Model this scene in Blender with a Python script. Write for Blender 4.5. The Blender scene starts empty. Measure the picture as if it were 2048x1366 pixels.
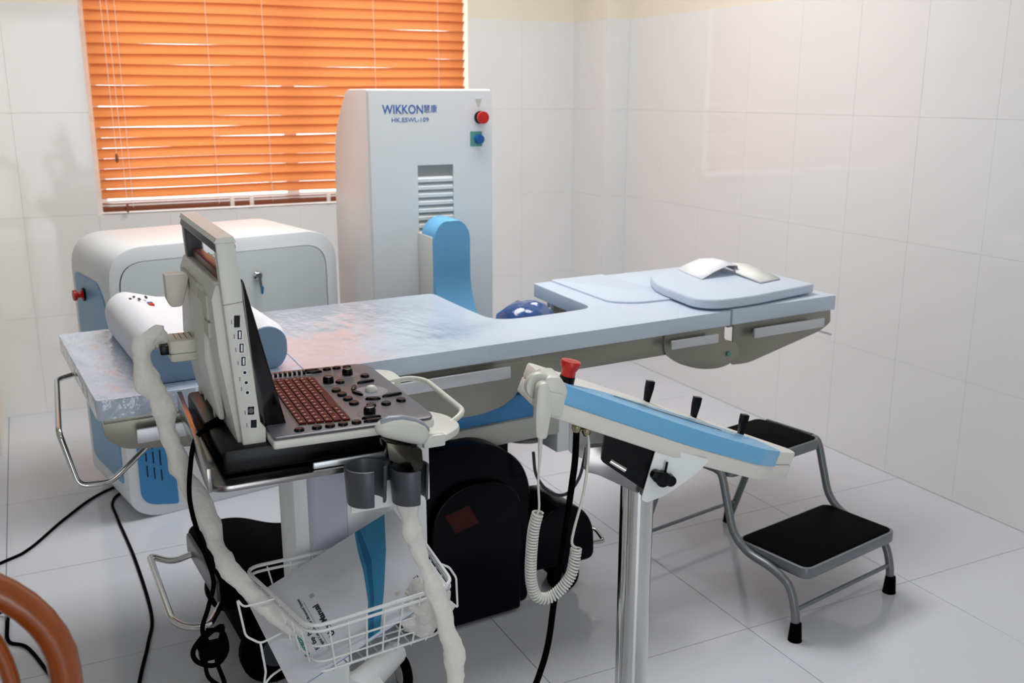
import bpy, bmesh, math, random
from mathutils import Vector, Matrix, noise
random.seed(7)
R = math.radians
scn = bpy.context.scene
col = scn.collection

# ------------------------------------------------------------------ camera
H = 1.4
cam_data = bpy.data.cameras.new('camera'); cam = bpy.data.objects.new('camera', cam_data); col.objects.link(cam)
cam_data.sensor_width = 36.0; cam_data.lens = 1960.0 / 2048.0 * 36.0
cam_data.clip_start = 0.05
pitch, yaw = math.atan(496 / 1960.0), math.atan(994 / math.hypot(1960, 496))
fw = Vector((math.sin(yaw) * math.cos(pitch), math.cos(yaw) * math.cos(pitch), -math.sin(pitch)))
rt = Vector((math.cos(yaw), -math.sin(yaw), 0)); up = rt.cross(fw)
m = Matrix((rt, up, -fw)).transposed().to_4x4(); m.translation = Vector((0, 0, H))
cam.matrix_world = m
cam_data.dof.use_dof = True; cam_data.dof.focus_distance = 1.85; cam_data.dof.aperture_fstop = 6.3
scn.camera = cam

# ------------------------------------------------------------------ world, lights, exposure
w = bpy.data.worlds.new('sky'); scn.world = w; w.use_nodes = True
bg = w.node_tree.nodes['Background']; bg.inputs[0].default_value = (0.93, 0.97, 1.0, 1); bg.inputs[1].default_value = 2.55
def area(name, loc, sx, sy, power, color, rot=(0, 0, 0)):
    l = bpy.data.lights.new(name, 'AREA'); l.shape = 'RECTANGLE'; l.size = sx; l.size_y = sy
    l.energy = power; l.color = color
    o = bpy.data.objects.new(name, l); o.location = loc; o.rotation_euler = rot; col.objects.link(o); return o
area('ceiling_light_emitter', (1.25, 3.1, 2.72), 1.5, 0.9, 36, (1.0, 0.985, 0.975))
area('added_fill_emitter_back', (0.9, 0.1, 2.72), 1.2, 0.3, 8, (0.95, 0.98, 1.0))  # added fill light, brightens the sides that face the camera
portal = area('window_portal', (1.18, 4.97, 1.45), 1.9, 1.3, 1, (1, 1, 1), (R(90), 0, R(180)))
portal.data.cycles.is_portal = True
portal2 = area('added_opening_portal', (0.125, -1.42, 1.05), .95, 2.1, 1, (1, 1, 1), (R(90), 0, 0))  # guides sky light through the doorway added as fill
portal2.data.cycles.is_portal = True
scn.view_settings.view_transform = 'Standard'; scn.view_settings.look = 'None'
scn.view_settings.gamma = 1.0; scn.view_settings.use_curve_mapping = False
scn.view_settings.exposure = 0.46
try:
    scn.cycles.use_denoising = True; scn.cycles.max_bounces = 10; scn.cycles.diffuse_bounces = 6
    scn.cycles.transmission_bounces = 8; scn.cycles.transparent_max_bounces = 16
    scn.cycles.sample_clamp_indirect = 6.0
    scn.cycles.caustics_reflective = False; scn.cycles.caustics_refractive = False
except Exception: pass

# ------------------------------------------------------------------ materials
def srgb(r, g, b):
    f = lambda c: (c / 255 / 12.92) if c / 255 <= .04045 else ((c / 255 + .055) / 1.055) ** 2.4
    return (f(r), f(g), f(b), 1)
def mat(name, rgb, rough=.5, metal=0, spec=.5, coat=0, bump=0, bscale=60, var=0, vscale=4, trans=0, alpha=1, stretch=None, emis=0):
    M = bpy.data.materials.new(name); M.use_nodes = True
    nt = M.node_tree; b = nt.nodes['Principled BSDF']
    b.inputs['Base Color'].default_value = srgb(*rgb); b.inputs['Roughness'].default_value = rough
    b.inputs['Metallic'].default_value = metal; b.inputs['Specular IOR Level'].default_value = spec
    b.inputs['Coat Weight'].default_value = coat; b.inputs['Coat Roughness'].default_value = .08
    b.inputs['Transmission Weight'].default_value = trans; b.inputs['Alpha'].default_value = alpha
    if emis:
        b.inputs['Emission Color'].default_value = srgb(*rgb); b.inputs['Emission Strength'].default_value = emis
    if bump or var:
        tc = nt.nodes.new('ShaderNodeTexCoord'); mp = nt.nodes.new('ShaderNodeMapping')
        nt.links.new(tc.outputs['Object'], mp.inputs[0])
        if stretch: mp.inputs['Scale'].default_value = stretch
    if bump:
        n = nt.nodes.new('ShaderNodeTexNoise'); n.inputs['Scale'].default_value = bscale; n.inputs['Detail'].default_value = 3
        bp = nt.nodes.new('ShaderNodeBump'); bp.inputs['Strength'].default_value = bump; bp.inputs['Distance'].default_value = .01
        nt.links.new(mp.outputs[0], n.inputs['Vector']); nt.links.new(n.outputs[0], bp.inputs['Height'])
        nt.links.new(bp.outputs[0], b.inputs['Normal'])
        if coat: nt.links.new(bp.outputs[0], b.inputs['Coat Normal'])
    if var:
        n = nt.nodes.new('ShaderNodeTexNoise'); n.inputs['Scale'].default_value = vscale; n.inputs['Detail'].default_value = 4
        mx = nt.nodes.new('ShaderNodeMix'); mx.data_type = 'RGBA'
        c = srgb(*rgb); mx.inputs[6].default_value = c; mx.inputs[7].default_value = tuple(x * (1 - var) for x in c[:3]) + (1,)
        nt.links.new(mp.outputs[0], n.inputs['Vector']); nt.links.new(n.outputs[0], mx.inputs[0]); nt.links.new(mx.outputs[2], b.inputs['Base Color'])
    return M
def translucent(name, rgb, rough, mix, gloss=.3, trgb=None, bump=0, bscale=40, transp=0):
    M = bpy.data.materials.new(name); M.use_nodes = True; nt = M.node_tree; b = nt.nodes['Principled BSDF']
    out = nt.nodes['Material Output']
    b.inputs['Base Color'].default_value = srgb(*rgb); b.inputs['Roughness'].default_value = rough; b.inputs['Specular IOR Level'].default_value = gloss
    t = nt.nodes.new('ShaderNodeBsdfTranslucent'); t.inputs[0].default_value = srgb(*(trgb or rgb))
    s = nt.nodes.new('ShaderNodeMixShader'); s.inputs[0].default_value = mix
    nt.links.new(b.outputs[0], s.inputs[1]); nt.links.new(t.outputs[0], s.inputs[2])
    last = s
    if transp:
        tr = nt.nodes.new('ShaderNodeBsdfTransparent'); s2 = nt.nodes.new('ShaderNodeMixShader'); s2.inputs[0].default_value = transp
        nt.links.new(s.outputs[0], s2.inputs[1]); nt.links.new(tr.outputs[0], s2.inputs[2]); last = s2
    nt.links.new(last.outputs[0], out.inputs['Surface'])
    if bump:
        tc = nt.nodes.new('ShaderNodeTexCoord'); n = nt.nodes.new('ShaderNodeTexNoise'); n.inputs['Scale'].default_value = bscale
        bp = nt.nodes.new('ShaderNodeBump'); bp.inputs['Strength'].default_value = bump; bp.inputs['Distance'].default_value = .01
        nt.links.new(tc.outputs['Object'], n.inputs['Vector']); nt.links.new(n.outputs[0], bp.inputs['Height']); nt.links.new(bp.outputs[0], b.inputs['Normal']); nt.links.new(bp.outputs[0], t.inputs['Normal'])
    return M

WALLT = mat('glazed wall tile', (222, 223, 223), .07, spec=.5, bump=.006, bscale=3)
FLOORT = mat('polished floor tile', (207, 210, 217), .10, spec=.5, var=.05, vscale=2, bump=.01, bscale=4)
GROUT = mat('wall grout', (221, 221, 218), .5)
FGROUT = mat('floor grout', (168, 166, 160), .8, var=.25, vscale=9)
PAINT = mat('cream paint', (226, 219, 203), .6)
CEIL = mat('white ceiling paint', (235, 235, 232), .8)
WHITE = mat('white powder coat', (230, 234, 236), .38, var=.02)
WHITEP = mat('white plastic', (208, 209, 202), .35)
OFFW = mat('ivory plastic', (208, 205, 194), .4)
BLUE = mat('light blue plastic', (108, 176, 220), .3, spec=.5)
BLUE2 = mat('sky blue lacquer', (104, 160, 200), .35)
DBLUE = mat('blue vent panel', (58, 132, 188), .4)
VINYL = mat('pale blue vinyl', (192, 204, 220), .38, bump=.04, bscale=150)
FILM = mat('vinyl under plastic film', (188, 199, 217), .3, coat=1.0, bump=1.0, bscale=22, stretch=(1, .5, 1))
STEEL = mat('brushed stainless steel', (158, 156, 146), .38, metal=.85, var=.16, vscale=7)
SATIN = mat('satin aluminium', (205, 208, 212), .4, metal=.8)
CHROME = mat('chrome', (214, 214, 212), .09, metal=1)
BLACK = mat('black plastic', (5, 6, 9), .28, spec=.2, var=.1)
BLACKM = mat('matt black rubber', (3, 3, 5), .6, spec=.02, bump=.1, bscale=200)
NAVY = mat('glossy blue-black shell', (2, 2, 8), .2, spec=.10)
DGREY = mat('dark grey plastic', (66, 69, 76), .4)
MGREY = mat('slate grey plastic', (86, 84, 92), .36)
GREYT = mat('grey hammered paint', (112, 118, 122), .35, metal=.4)
RED = mat('red plastic', (196, 30, 24), .35)
BLUEB = mat('blue button', (24, 92, 160), .3)
TEAL = mat('teal sticker', (92, 160, 146), .5)
KEYM = mat('rust red key', (84, 20, 10), .55, spec=.1)
KEYL = mat('key legend print', (200, 150, 130), .6)
SLATE = translucent('orange wood slat', (192, 128, 92), .4, .70, trgb=(240, 190, 146), gloss=.4)
RAIL = mat('brown wood rail', (128, 66, 34), .35, spec=.6)
CORD = mat('white cord', (238, 226, 214), .6)
FRAME = mat('white window frame', (236, 238, 238), .4)
GLASS = bpy.data.materials.new('window glass'); GLASS.use_nodes = True
_n = GLASS.node_tree; _n.nodes.remove(_n.nodes['Principled BSDF'])
_t = _n.nodes.new('ShaderNodeBsdfTransparent'); _g = _n.nodes.new('ShaderNodeBsdfGlossy'); _g.inputs['Roughness'].default_value = .02
_x = _n.nodes.new('ShaderNodeMixShader'); _x.inputs[0].default_value = .07
_n.links.new(_t.outputs[0], _x.inputs[1]); _n.links.new(_g.outputs[0], _x.inputs[2]); _n.links.new(_x.outputs[0], _n.nodes['Material Output'].inputs['Surface'])
PAPER = mat('white paper', (232, 234, 240), .6)
PAPERB = translucent('white booklet cover', (222, 224, 232), .45, .05)
INKBLUE = mat('blue cover print', (62, 138, 178), .4)
INK = mat('black ink', (34, 36, 44), .6)
INKG = mat('green ink', (44, 138, 112), .6)
LOGOB = mat('blue lettering', (52, 102, 172), .5)
SLEEVE = translucent('cloudy plastic sleeve', (244, 243, 238), .4, .3, gloss=.5, bump=.5, bscale=60, transp=.1)
WIRE = mat('white coated wire', (226, 228, 228), .3)
CAPBLUE = mat('dark blue water cushion', (38, 82, 150), .18, bump=.5, bscale=22, var=.5, vscale=14, coat=.5)
WOOD = mat('orange varnished wood', (146, 68, 10), .3, coat=.3, var=.3, vscale=6, stretch=(8, 8, 1))
PILLOWM = mat('white pillow cloth', (226, 228, 234), .7)
PILLOWB = mat('blue pillow end cloth', (118, 146, 176), .6)
STRAY = mat('mirror steel tray', (150, 148, 148), .2, metal=1)
LAV = mat('lavender grey column trim', (188, 190, 204), .35)

# ------------------------------------------------------------------ helpers
def link(name, me, m, parent=None):
    o = bpy.data.objects.new(name, me); col.objects.link(o)
    if m is not None:
        for x in (m if isinstance(m, (list, tuple)) else [m]): me.materials.append(x)
    if parent is not None: o.parent = parent
    return o
def fin(bm, name, m, parent=None, smooth=30):
    bmesh.ops.recalc_face_normals(bm, faces=bm.faces)
    me = bpy.data.meshes.new(name); bm.to_mesh(me); bm.free()
    if smooth:
        for p in me.polygons: p.use_smooth = True
        me.set_sharp_from_angle(angle=R(smooth))
    return link(name, me, m, parent)
def tag(o, label=None, cat=None, group=None, kind=None):
    if label: o['label'] = label
    if cat: o['category'] = cat
    if group: o['group'] = group
    if kind: o['kind'] = kind
    return o
def thing(name, loc, rz, label, cat, group=None):
    o = bpy.data.objects.new(name, None); o.location = loc; o.rotation_euler = (0, 0, R(rz)); o.empty_display_size = .05
    col.objects.link(o); return tag(o, label, cat, group)
def bevel(bm, w, seg=2, ang=30):
    if w <= 0: return
    es = [e for e in bm.edges if len(e.link_faces) == 2 and e.calc_face_angle(0) > R(ang)]
    bmesh.ops.bevel(bm, geom=es, offset=w, segments=seg, profile=.5, affect='EDGES', clamp_overlap=True)
def box_bm(a, b, bw=0, seg=2, bm=None):
    bm = bm or bmesh.new()
    v = [bm.verts.new((x, y, z)) for x in (a[0], b[0]) for y in (a[1], b[1]) for z in (a[2], b[2])]
    for f in ((0, 1, 3, 2), (4, 6, 7, 5), (0, 4, 5, 1), (2, 3, 7, 6), (0, 2, 6, 4), (1, 5, 7, 3)): bm.faces.new([v[i] for i in f])
    if bw: bmesh.ops.recalc_face_normals(bm, faces=bm.faces); bevel(bm, bw, seg)
    return bm
def box(name, a, b, m, parent=None, bw=.003, seg=2): return fin(box_bm(a, b, bw, seg), name, m, parent)
def rpoly(pts, rad, n=6):
    """round the corners of a polygon; rad: number or list"""
    out = []; N = len(pts)
    for i in range(N):
        p = Vector(pts[i]); a = Vector(pts[i - 1]); b = Vector(pts[(i + 1) % N])
        r = rad[i] if isinstance(rad, (list, tuple)) else rad
        da, db = (a - p), (b - p); r2 = min(r, da.length * .49, db.length * .49)
        if r2 < 1e-5: out.append(tuple(p)); continue
        A, B = p + da.normalized() * r2, p + db.normalized() * r2
        for k in range(n + 1):
            t = k / n; q = A * (1 - t) ** 2 + p * 2 * t * (1 - t) + B * t * t; out.append(tuple(q))
    return out
def prism_bm(poly, lo, hi, axis='y', bw=0, seg=2, fn=None, bm=None):
    """extrude a 2-D polygon between lo and hi along an axis; fn maps the point afterwards"""
    bm = bm or bmesh.new()
    def P(p, h):
        q = {'y': (p[0], h, p[1]), 'z': (p[0], p[1], h), 'x': (h, p[0], p[1])}[axis]
        return q
    A = [bm.verts.new(P(p, lo)) for p in poly]; B = [bm.verts.new(P(p, hi)) for p in poly]
    bm.faces.new(A); bm.faces.new(B[::-1])
    for i in range(len(poly)):
        j = (i + 1) % len(poly); bm.faces.new([A[i], B[i], B[j], A[j]])
    bmesh.ops.recalc_face_normals(bm, faces=bm.faces)
    if bw: bevel(bm, bw, seg, 50)
    if fn:
        for v in bm.verts: v.co = fn(v.co)
    return bm
def prism(name, poly, lo, hi, m, parent=None, axis='y', bw=0, seg=2, fn=None): return fin(prism_bm(poly, lo, hi, axis, bw, seg, fn), name, m, parent)
def catmull(pts, n=8):
    P = [Vector(p) for p in pts]; out = []
    for i in range(len(P) - 1):
        a = P[i - 1] if i else P[0] * 2 - P[1]; b, c = P[i], P[i + 1]; d = P[i + 2] if i + 2 < len(P) else P[-1] * 2 - P[-2]
        for k in range(n):
            t = k / n
            out.append(.5 * ((2 * b) + (c - a) * t + (2 * a - 5 * b + 4 * c - d) * t * t + (3 * b - a - 3 * c + d) * t ** 3))
    out.append(P[-1]); return out
def tube_bm(pts, r, n=10, closed=False, bm=None, flat=1.0, cap=True):
    bm = bm or bmesh.new(); P = [Vector(p) for p in pts]; N = len(P)
    rs = r if callable(r) else (lambda t: r)
    rings = []; up_ = None
    for i in range(N):
        if closed: T = P[(i + 1) % N] - P[i - 1]
        else: T = P[min(i + 1, N - 1)] - P[max(i - 1, 0)]
        T.normalize()
        if up_ is None:
            up_ = Vector((0, 0, 1)) if abs(T.z) < .9 else Vector((1, 0, 0))
        s = T.cross(up_); s.normalize(); up_ = s.cross(T); up_.normalize()
        rr = rs(i / max(1, N - 1))
        rings.append([bm.verts.new(P[i] + (s * math.cos(a) * flat + up_ * math.sin(a)) * rr) for a in [2 * math.pi * k / n for k in range(n)]])
    for i in range(N if closed else N - 1):
        A, B = rings[i], rings[(i + 1) % N]
        for k in range(n): bm.faces.new([A[k], A[(k + 1) % n], B[(k + 1) % n], B[k]])
    if cap and not closed: bm.faces.new(rings[0]); bm.faces.new(rings[-1][::-1])
    return bm
def tube(name, pts, r, m, parent=None, n=10, smooth=0, closed=False, flat=1.0):
    if smooth: pts = catmull(pts, smooth)
    return fin(tube_bm(pts, r, n, closed, flat=flat), name, m, parent, 50)
def bentpath(pts, rad, n=5):
    out = [Vector(pts[0])]
    for i in range(1, len(pts) - 1):
        p, a, b = Vector(pts[i]), Vector(pts[i - 1]), Vector(pts[i + 1]); r2 = min(rad, (a - p).length * .49, (b - p).length * .49)
        A, B = p + (a - p).normalized() * r2, p + (b - p).normalized() * r2
        for k in range(n + 1):
            t = k / n; out.append(A * (1 - t) ** 2 + p * 2 * t * (1 - t) + B * t * t)
    out.append(Vector(pts[-1])); return out
def lathe_bm(prof, n=24, axis='z', c=(0, 0, 0), bm=None):
    bm = bm or bmesh.new(); c = Vector(c); rings = []
    def P(r, h, a):
        x, y = r * math.cos(a), r * math.sin(a)
        return c + Vector({'z': (x, y, h), 'y': (x, h, y), 'x': (h, x, y)}[axis])
    for r, h in prof: rings.append([bm.verts.new(P(max(r, 1e-4), h, 2 * math.pi * k / n)) for k in range(n)])
    for A, B in zip(rings, rings[1:]):
        for k in range(n): bm.faces.new([A[k], A[(k + 1) % n], B[(k + 1) % n], B[k]])
    bm.faces.new(rings[0]); bm.faces.new(rings[-1][::-1]); return bm
def lathe(name, prof, m, parent=None, n=24, axis='z', c=(0, 0, 0), mw=None):
    bm = lathe_bm(prof, n, axis, c)
    if mw:
        for v in bm.verts: v.co = mw @ v.co
    return fin(bm, name, m, parent, 35)
def text(name, body, size, m, parent, mw, ext=.0004, sx=1.0, shear=0, bold=0):
    cu = bpy.data.curves.new(name, 'FONT'); cu.body = body; cu.size = size; cu.extrude = ext; cu.shear = shear; cu.offset = bold
    cu.align_x = 'CENTER'; cu.align_y = 'CENTER'; cu.resolution_u = 3
    t = bpy.data.objects.new(name + '_tmp', cu); col.objects.link(t)
    bpy.context.view_layer.update()
    me = bpy.data.meshes.new_from_object(t.evaluated_get(bpy.context.evaluated_depsgraph_get()))
    bpy.data.objects.remove(t); me.name = name
    for v in me.vertices: v.co = mw @ Vector((v.co.x * sx, v.co.y, v.co.z))
    me.materials.clear()
    return link(name, me, m, parent)
def frame(o, ex, ey):
    ex = Vector(ex).normalized(); ez = ex.cross(Vector(ey)).normalized(); ey = ez.cross(ex)
    m = Matrix((ex, ey, ez)).transposed().to_4x4(); m.translation = Vector(o); return m
def copy_at(o, parent, loc, rz=0, name=None):
    c = o.copy(); col.objects.link(c); c.parent = parent; c.location = loc; c.rotation_euler = (0, 0, rz); return c
def crumple(o, amp, f_):
    """push the vertices of a soft thing in and out so that it looks creased"""
    for v in o.data.vertices:
        p = v.co * f_; n_ = v.normal
        v.co += n_ * amp * (noise.noise(p) + .6 * abs(noise.noise(p * 2.3)) - .2)
    return o
def struct(o, label=None): o['kind'] = 'structure'; return o

# ------------------------------------------------------------------ room shell
XR, YB, XL, YF, ZC, TT = 2.823, 4.72, -1.5, -1.3, 2.75, 1.763
floor = struct(box('floor', (XL - .1, YF - .1, -.12), (XR + .1, YB + .3, -.007), FGROUT, bw=0))
def tile_mesh(name, w_, h_, t, m, ax):
    """thin slab with chamfered front edge; local x width, local y height, thickness toward +z"""
    bm = bmesh.new(); c = .0004
    rs = [[bm.verts.new(p) for p in ((i, i, z), (w_ - i, i, z), (w_ - i, h_ - i, z), (i, h_ - i, z))] for i, z in ((0, 0), (0, t - c), (c, t))]
    bm.faces.new(rs[0][::-1]); bm.faces.new(rs[2])
    for a, b in zip(rs, rs[1:]):
        for k in range(4): bm.faces.new([a[k], a[(k + 1) % 4], b[(k + 1) % 4], b[k]])
    me = bpy.data.meshes.new(name); bm.to_mesh(me); bm.free(); me.materials.append(m); return me
meshes = {}
def tile(name, parent, key, w_, h_, t, m, mw):
    k = (name, round(w_, 3), round(h_, 3))
    if k not in meshes: meshes[k] = tile_mesh(name, w_, h_, t, m, None)
    o = bpy.data.objects.new(name, meshes[k]); o.parent = parent; o.matrix_local = mw; col.objects.link(o); return o
G = .002
xs = [XL] + [x for x in [-1.38, -.78, -.18, .42, 1.02, 1.62, 2.22] if x > XL] + [XR]
ys = [YF] + [1.85 + .6 * k for k in range(-5, 5)] + [YB]
for i in range(len(xs) - 1):
    for j in range(len(ys) - 1):
        if ys[j + 1] - ys[j] < .03: continue
        tile('floor_tile', floor, 0, xs[i + 1] - xs[i] - G, ys[j + 1] - ys[j] - G, .008, FLOORT, Matrix.Translation((xs[i] + G / 2, ys[j] + G / 2, -.008)))
def wall_tiles(parent, mw, u0, u1, us, rows, holes=()):
    """mw maps (u along wall, v up, w out of wall)"""
    ue = [u0] + [u for u in sorted(us) if u0 + .02 < u < u1 - .02] + [u1]
    for i in range(len(ue) - 1):
        for r0, r1 in zip(rows, rows[1:]):
            a, b = ue[i], ue[i + 1]; rects = [(a, b, r0, r1)]
            for (h0, h1, k0, k1) in holes:
                new = []
                for (a_, b_, c_, d_) in rects:
                    if b_ <= h0 or a_ >= h1 or d_ <= k0 or c_ >= k1: new.append((a_, b_, c_, d_)); continue
                    if c_ < k0: new.append((a_, b_, c_, k0))
                    if d_ > k1: new.append((a_, b_, k1, d_))
                    lo, hi = max(c_, k0), min(d_, k1)
                    if a_ < h0: new.append((a_, h0, lo, hi))
                    if b_ > h1: new.append((h1, b_, lo, hi))
                rects = new
            for (a_, b_, c_, d_) in rects:
                if b_ - a_ < .015 or d_ - c_ < .015: continue
                g = .0005
                tile('wall_tile', parent, 0, b_ - a_ - g, d_ - c_ - g, .0022, WALLT, mw @ Matrix.Translation((a_ + g / 2, c_ + g / 2, 0)))
rows = [0, .44, .88, 1.32, TT]
wr = struct(box('wall_right', (XR + .0022, YF, 0), (XR + .12, YB + .2, ZC), PAINT, bw=0))
wall_tiles(wr, Matrix(((0, 0, -1, XR + .0022), (-1, 0, 0, 0), (0, 1, 0, 0), (0, 0, 0, 1))), -YB, -YF, [-(1.28 + .31 * k) for k in range(-10, 12)], rows)
WX0, WX1, WZ0, WZ1 = .276, 2.075, .875, 2.15
bm = bmesh.new()
for a, b in (((XL, 0), (WX0, ZC)), ((WX1, 0), (XR + .1, ZC)), ((WX0, 0), (WX1, WZ0)), ((WX0, WZ1), (WX1, ZC))):
    box_bm((a[0], YB, a[1]), (b[0], YB + .22, b[1]), bm=bm)
wb = struct(fin(bm, 'wall_back', PAINT, smooth=0))
wall_tiles(wb, Matrix(((1, 0, 0, 0), (0, 0, -1, YB), (0, 1, 0, 0), (0, 0, 0, 1))), -.22, 2.69, [.276 + .3 * k for k in range(-3, 12)], rows, [(WX0, WX1, WZ0, 3)])
bm = bmesh.new()   # wall behind the camera, with a doorway added to let in sky as fill light
for a, b in (((XL, 0), (-.35, ZC)), ((.6, 0), (XR + .1, ZC)), ((-.35, 2.1), (.6, ZC))): box_bm((a[0], YF - .1, a[1]), (b[0], YF, b[1]), bm=bm)
struct(fin(bm, 'wall_front', mat('grey-white paint', (190, 190, 188), .7), smooth=0))
struct(fin(box_bm((XL - .1, YF, 0), (XL, YB, ZC)), 'wall_left', mat('off-white paint', (176, 176, 172), .7), smooth=0))
struct(fin(box_bm((XL - .1, YF - .1, ZC), (XR + .1, YB + .3, ZC + .1)), 'ceiling', CEIL, smooth=0))
# corner pillars
pr = struct(fin(box_bm((2.686, 4.395, 0), (XR + .01, YB, ZC)), 'trim_1', PAINT, smooth=0))
wall_tiles(pr, Matrix(((1, 0, 0, 0), (0, 0, -1, 4.395), (0, 1, 0, 0), (0, 0, 0, 1))), 2.682, XR, [], rows)
wall_tiles(pr, Matrix(((0, 0, -1, 2.686), (-1, 0, 0, 0), (0, 1, 0, 0), (0, 0, 0, 1))), -YB, -4.39, [], rows)
pl = struct(fin(box_bm((-.75, 4.2, 0), (-.2, YB + .01, ZC)), 'trim_2', PAINT, smooth=0))
wall_tiles(pl, Matrix(((1, 0, 0, 0), (0, 0, -1, 4.2), (0, 1, 0, 0), (0, 0, 0, 1))), -.75, -.2, [-.5], rows)
# ceiling lamp panel, and a housing for the added fill light
for nm, c, sx, sy, lab in (('ceiling_light', (1.25, 3.1), 1.5, .9, 'large white ceiling lamp panel above the treatment table'), ('ceiling_light', (.9, .1), 1.2, .3, 'narrow white fill lamp added unseen behind the camera')):
    t = thing(nm, (c[0], c[1], ZC), 0, lab, 'lamp')
    box('housing', (-sx / 2 - .03, -sy / 2 - .03, -.025), (sx / 2 + .03, sy / 2 + .03, 0), FRAME, t, bw=.004)

# ------------------------------------------------------------------ window and blind
win = struct(thing('window_1', (0, 0, 0), 0, 'white framed window', 'window')); del win['category']; del win['label']
bm = bmesh.new()
yw = YB + .12
for a, b in (((WX0, WZ0), (WX0 + .05, WZ1)), ((WX1 - .05, WZ0), (WX1, WZ1)), ((WX0 + .05, WZ0), (WX1 - .05, WZ0 + .05)), ((WX0 + .05, WZ1 - .05), (WX1 - .05, WZ1)), ((1.15, WZ0 + .05), (1.21, WZ1 - .05))):
    box_bm((a[0], yw, a[1]), (b[0], yw + .05, b[1]), bm=bm)
fin(bm, 'window_frame', FRAME, win, 0)
for x0, x1 in ((WX0 + .05, 1.15), (1.21, WX1 - .05)):
    fin(box_bm((x0, yw + .022, WZ0 + .05), (x1, yw + .028, WZ1 - .05)), 'pane', GLASS, win, 0)
box('window_sill', (WX0, YB - .002, WZ0 - .012), (WX1, yw, WZ0 + .002), FRAME, win)
blind = thing('venetian_blind', (1.175, YB + .01, WZ0), 0, 'orange wooden venetian blind hanging closed in the window', 'blind')
bw2 = (2.055 - .297) / 2
# slats: arched strips, inner edge up
def slat_mesh(k):
    bm = bmesh.new(); n = 8; segs = 24; t = .0028; W = .0503
    rnd = random.Random(k); ph = rnd.random() * 9
    top = []; bot = []
    for i in range(segs + 1):
        x = -bw2 + 2 * bw2 * i / segs
        sag = .0016 * math.sin(ph + x * 3.1) + .0012 * math.sin(ph * 2 + x * 7)
        tilt = R(64 - 6 * max(0, min(1, (20 - k) / 20)) + 2.2 * math.sin(ph + x * 2.3))
        ra, rb = [], []
        for j in range(n + 1):
            s = (j / n - .5) * W; arch = .0055 * (1 - (2 * j / n - 1) ** 2)
            for rr, off in ((ra, t / 2), (rb, -t / 2)):
                u, v = s, arch + off
                # u runs from room side (-y, up) to outside (+y, down)
                y = u * math.cos(tilt) + v * math.sin(tilt) * -1 * -1
                z = -u * math.sin(tilt) + v * math.cos(tilt)
                rr.append(bm.verts.new((x, y, z + sag)))
        top.append(ra); bot.append(rb)
    for L_, rev in ((top, 0), (bot, 1)):
        for i in range(segs):
            for j in range(n):
                f = [L_[i][j], L_[i + 1][j], L_[i + 1][j + 1], L_[i][j + 1]]; bm.faces.new(f[::-1] if rev else f)
    for i in range(segs):
        for j in (0, n):
            bm.faces.new([top[i][j], bot[i][j], bot[i + 1][j], top[i + 1][j]])
    return bm
NS = 27; pitch_s = .0445
for k in range(NS):
    o = fin(slat_mesh(k), 'slat', SLATE, blind, 60); o.location = (0, 0, .062 + .03 + k * pitch_s)
br = fin(box_bm((-bw2, -.024, .014), (bw2, .026, .036), .002, 2), 'bottom_rail', RAIL, blind)
box('head_rail', (-bw2, -.03, .092 + NS * pitch_s), (bw2, .03, .092 + NS * pitch_s + .045), RAIL, blind)
tag(fin(box_bm((-bw2, -.022, .045), (bw2, .024, .05), .002), 'slat', RAIL, blind), 'lowest slat, stacked on the bottom rail')
for x in (-bw2 + .125, -bw2 + .50, -.13, bw2 - .48, bw2 - .15):
    bm = bmesh.new()
    for yy in (-.031, .03):
        tube_bm([(x, yy, .03), (x, yy, .09 + NS * pitch_s)], .0011, 6, bm=bm)
    for k in range(NS): tube_bm([(x, -.031, .075 + k * pitch_s), (x, .03, .07 + k * pitch_s)], .0008, 4, bm=bm)
    fin(bm, 'ladder_cord', CORD, blind)
for x in (-bw2 + .56, -bw2 + .65, -bw2 + 1.02):
    box('cord_clip', (x - .01, -.03, .015), (x + .01, -.024, .062), CORD, blind, bw=.003)
for x, z in ((-bw2 + .075, .27), (-bw2 + .10, .05)):
    tube('pull_cord', [(x - .01, -.038, .09 + NS * pitch_s), (x, -.038, z)], .0012, CORD, blind, 6)
    lathe('cord_tassel', [(.002, 0), (.006, -.008), (.007, -.03), (.004, -.04)], RAIL, blind, 12, c=(x, -.038, z))

# ------------------------------------------------------------------ generator cabinet (left, under the window)
cab = thing('generator_cabinet', (.2, 3.30, 0), 11, 'white rounded generator cabinet with keyed door, standing under the window', 'cabinet')
CW, CD = .80, .46
outer = rpoly([(0, .045), (.07, .0), (CW - .02, .0), (CW, .05), (CW, .926), (0, .926)], [.06, .05, .03, .04, .12, .12], 8)
prism('body', outer, 0.0, CD, WHITE, cab, bw=.004)
dp = rpoly([(.035, .55), (CW - .045, .55), (CW - .045, .876), (.035, .876)], [.01, .01, .085, .085], 8)
prism('door_gap', [(Vector(p) - Vector((.4, .7))) * 1.009 + Vector((.4, .7)) for p in dp], -.0008, .01, DGREY, cab)
d = prism('door', dp, -.0022, .01, mat('grey-white door paint', (220, 227, 228), .4), cab)
lk = lathe('lock', [(.016, 0), (.016, -.006), (.010, -.009), (.010, -.014), (.001, -.014)], CHROME, d, 20, 'y', (.495, -.002, .79))
prism('key', rpoly([(.490, .785), (.500, .785), (.502, .755), (.508, .748), (.504, .725), (.497, .725), (.494, .75)], .002), -.020, -.018, CHROME, lk)
vp = rpoly([(.035, .30), (.155, .30), (.158, .028), (.035, .055)], [.005, .005, .012, .05], 6)
tag(prism('vent_panel', vp, -.004, .01, DBLUE, cab), 'blue panel with vertical slots')
bm = bmesh.new()
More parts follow.
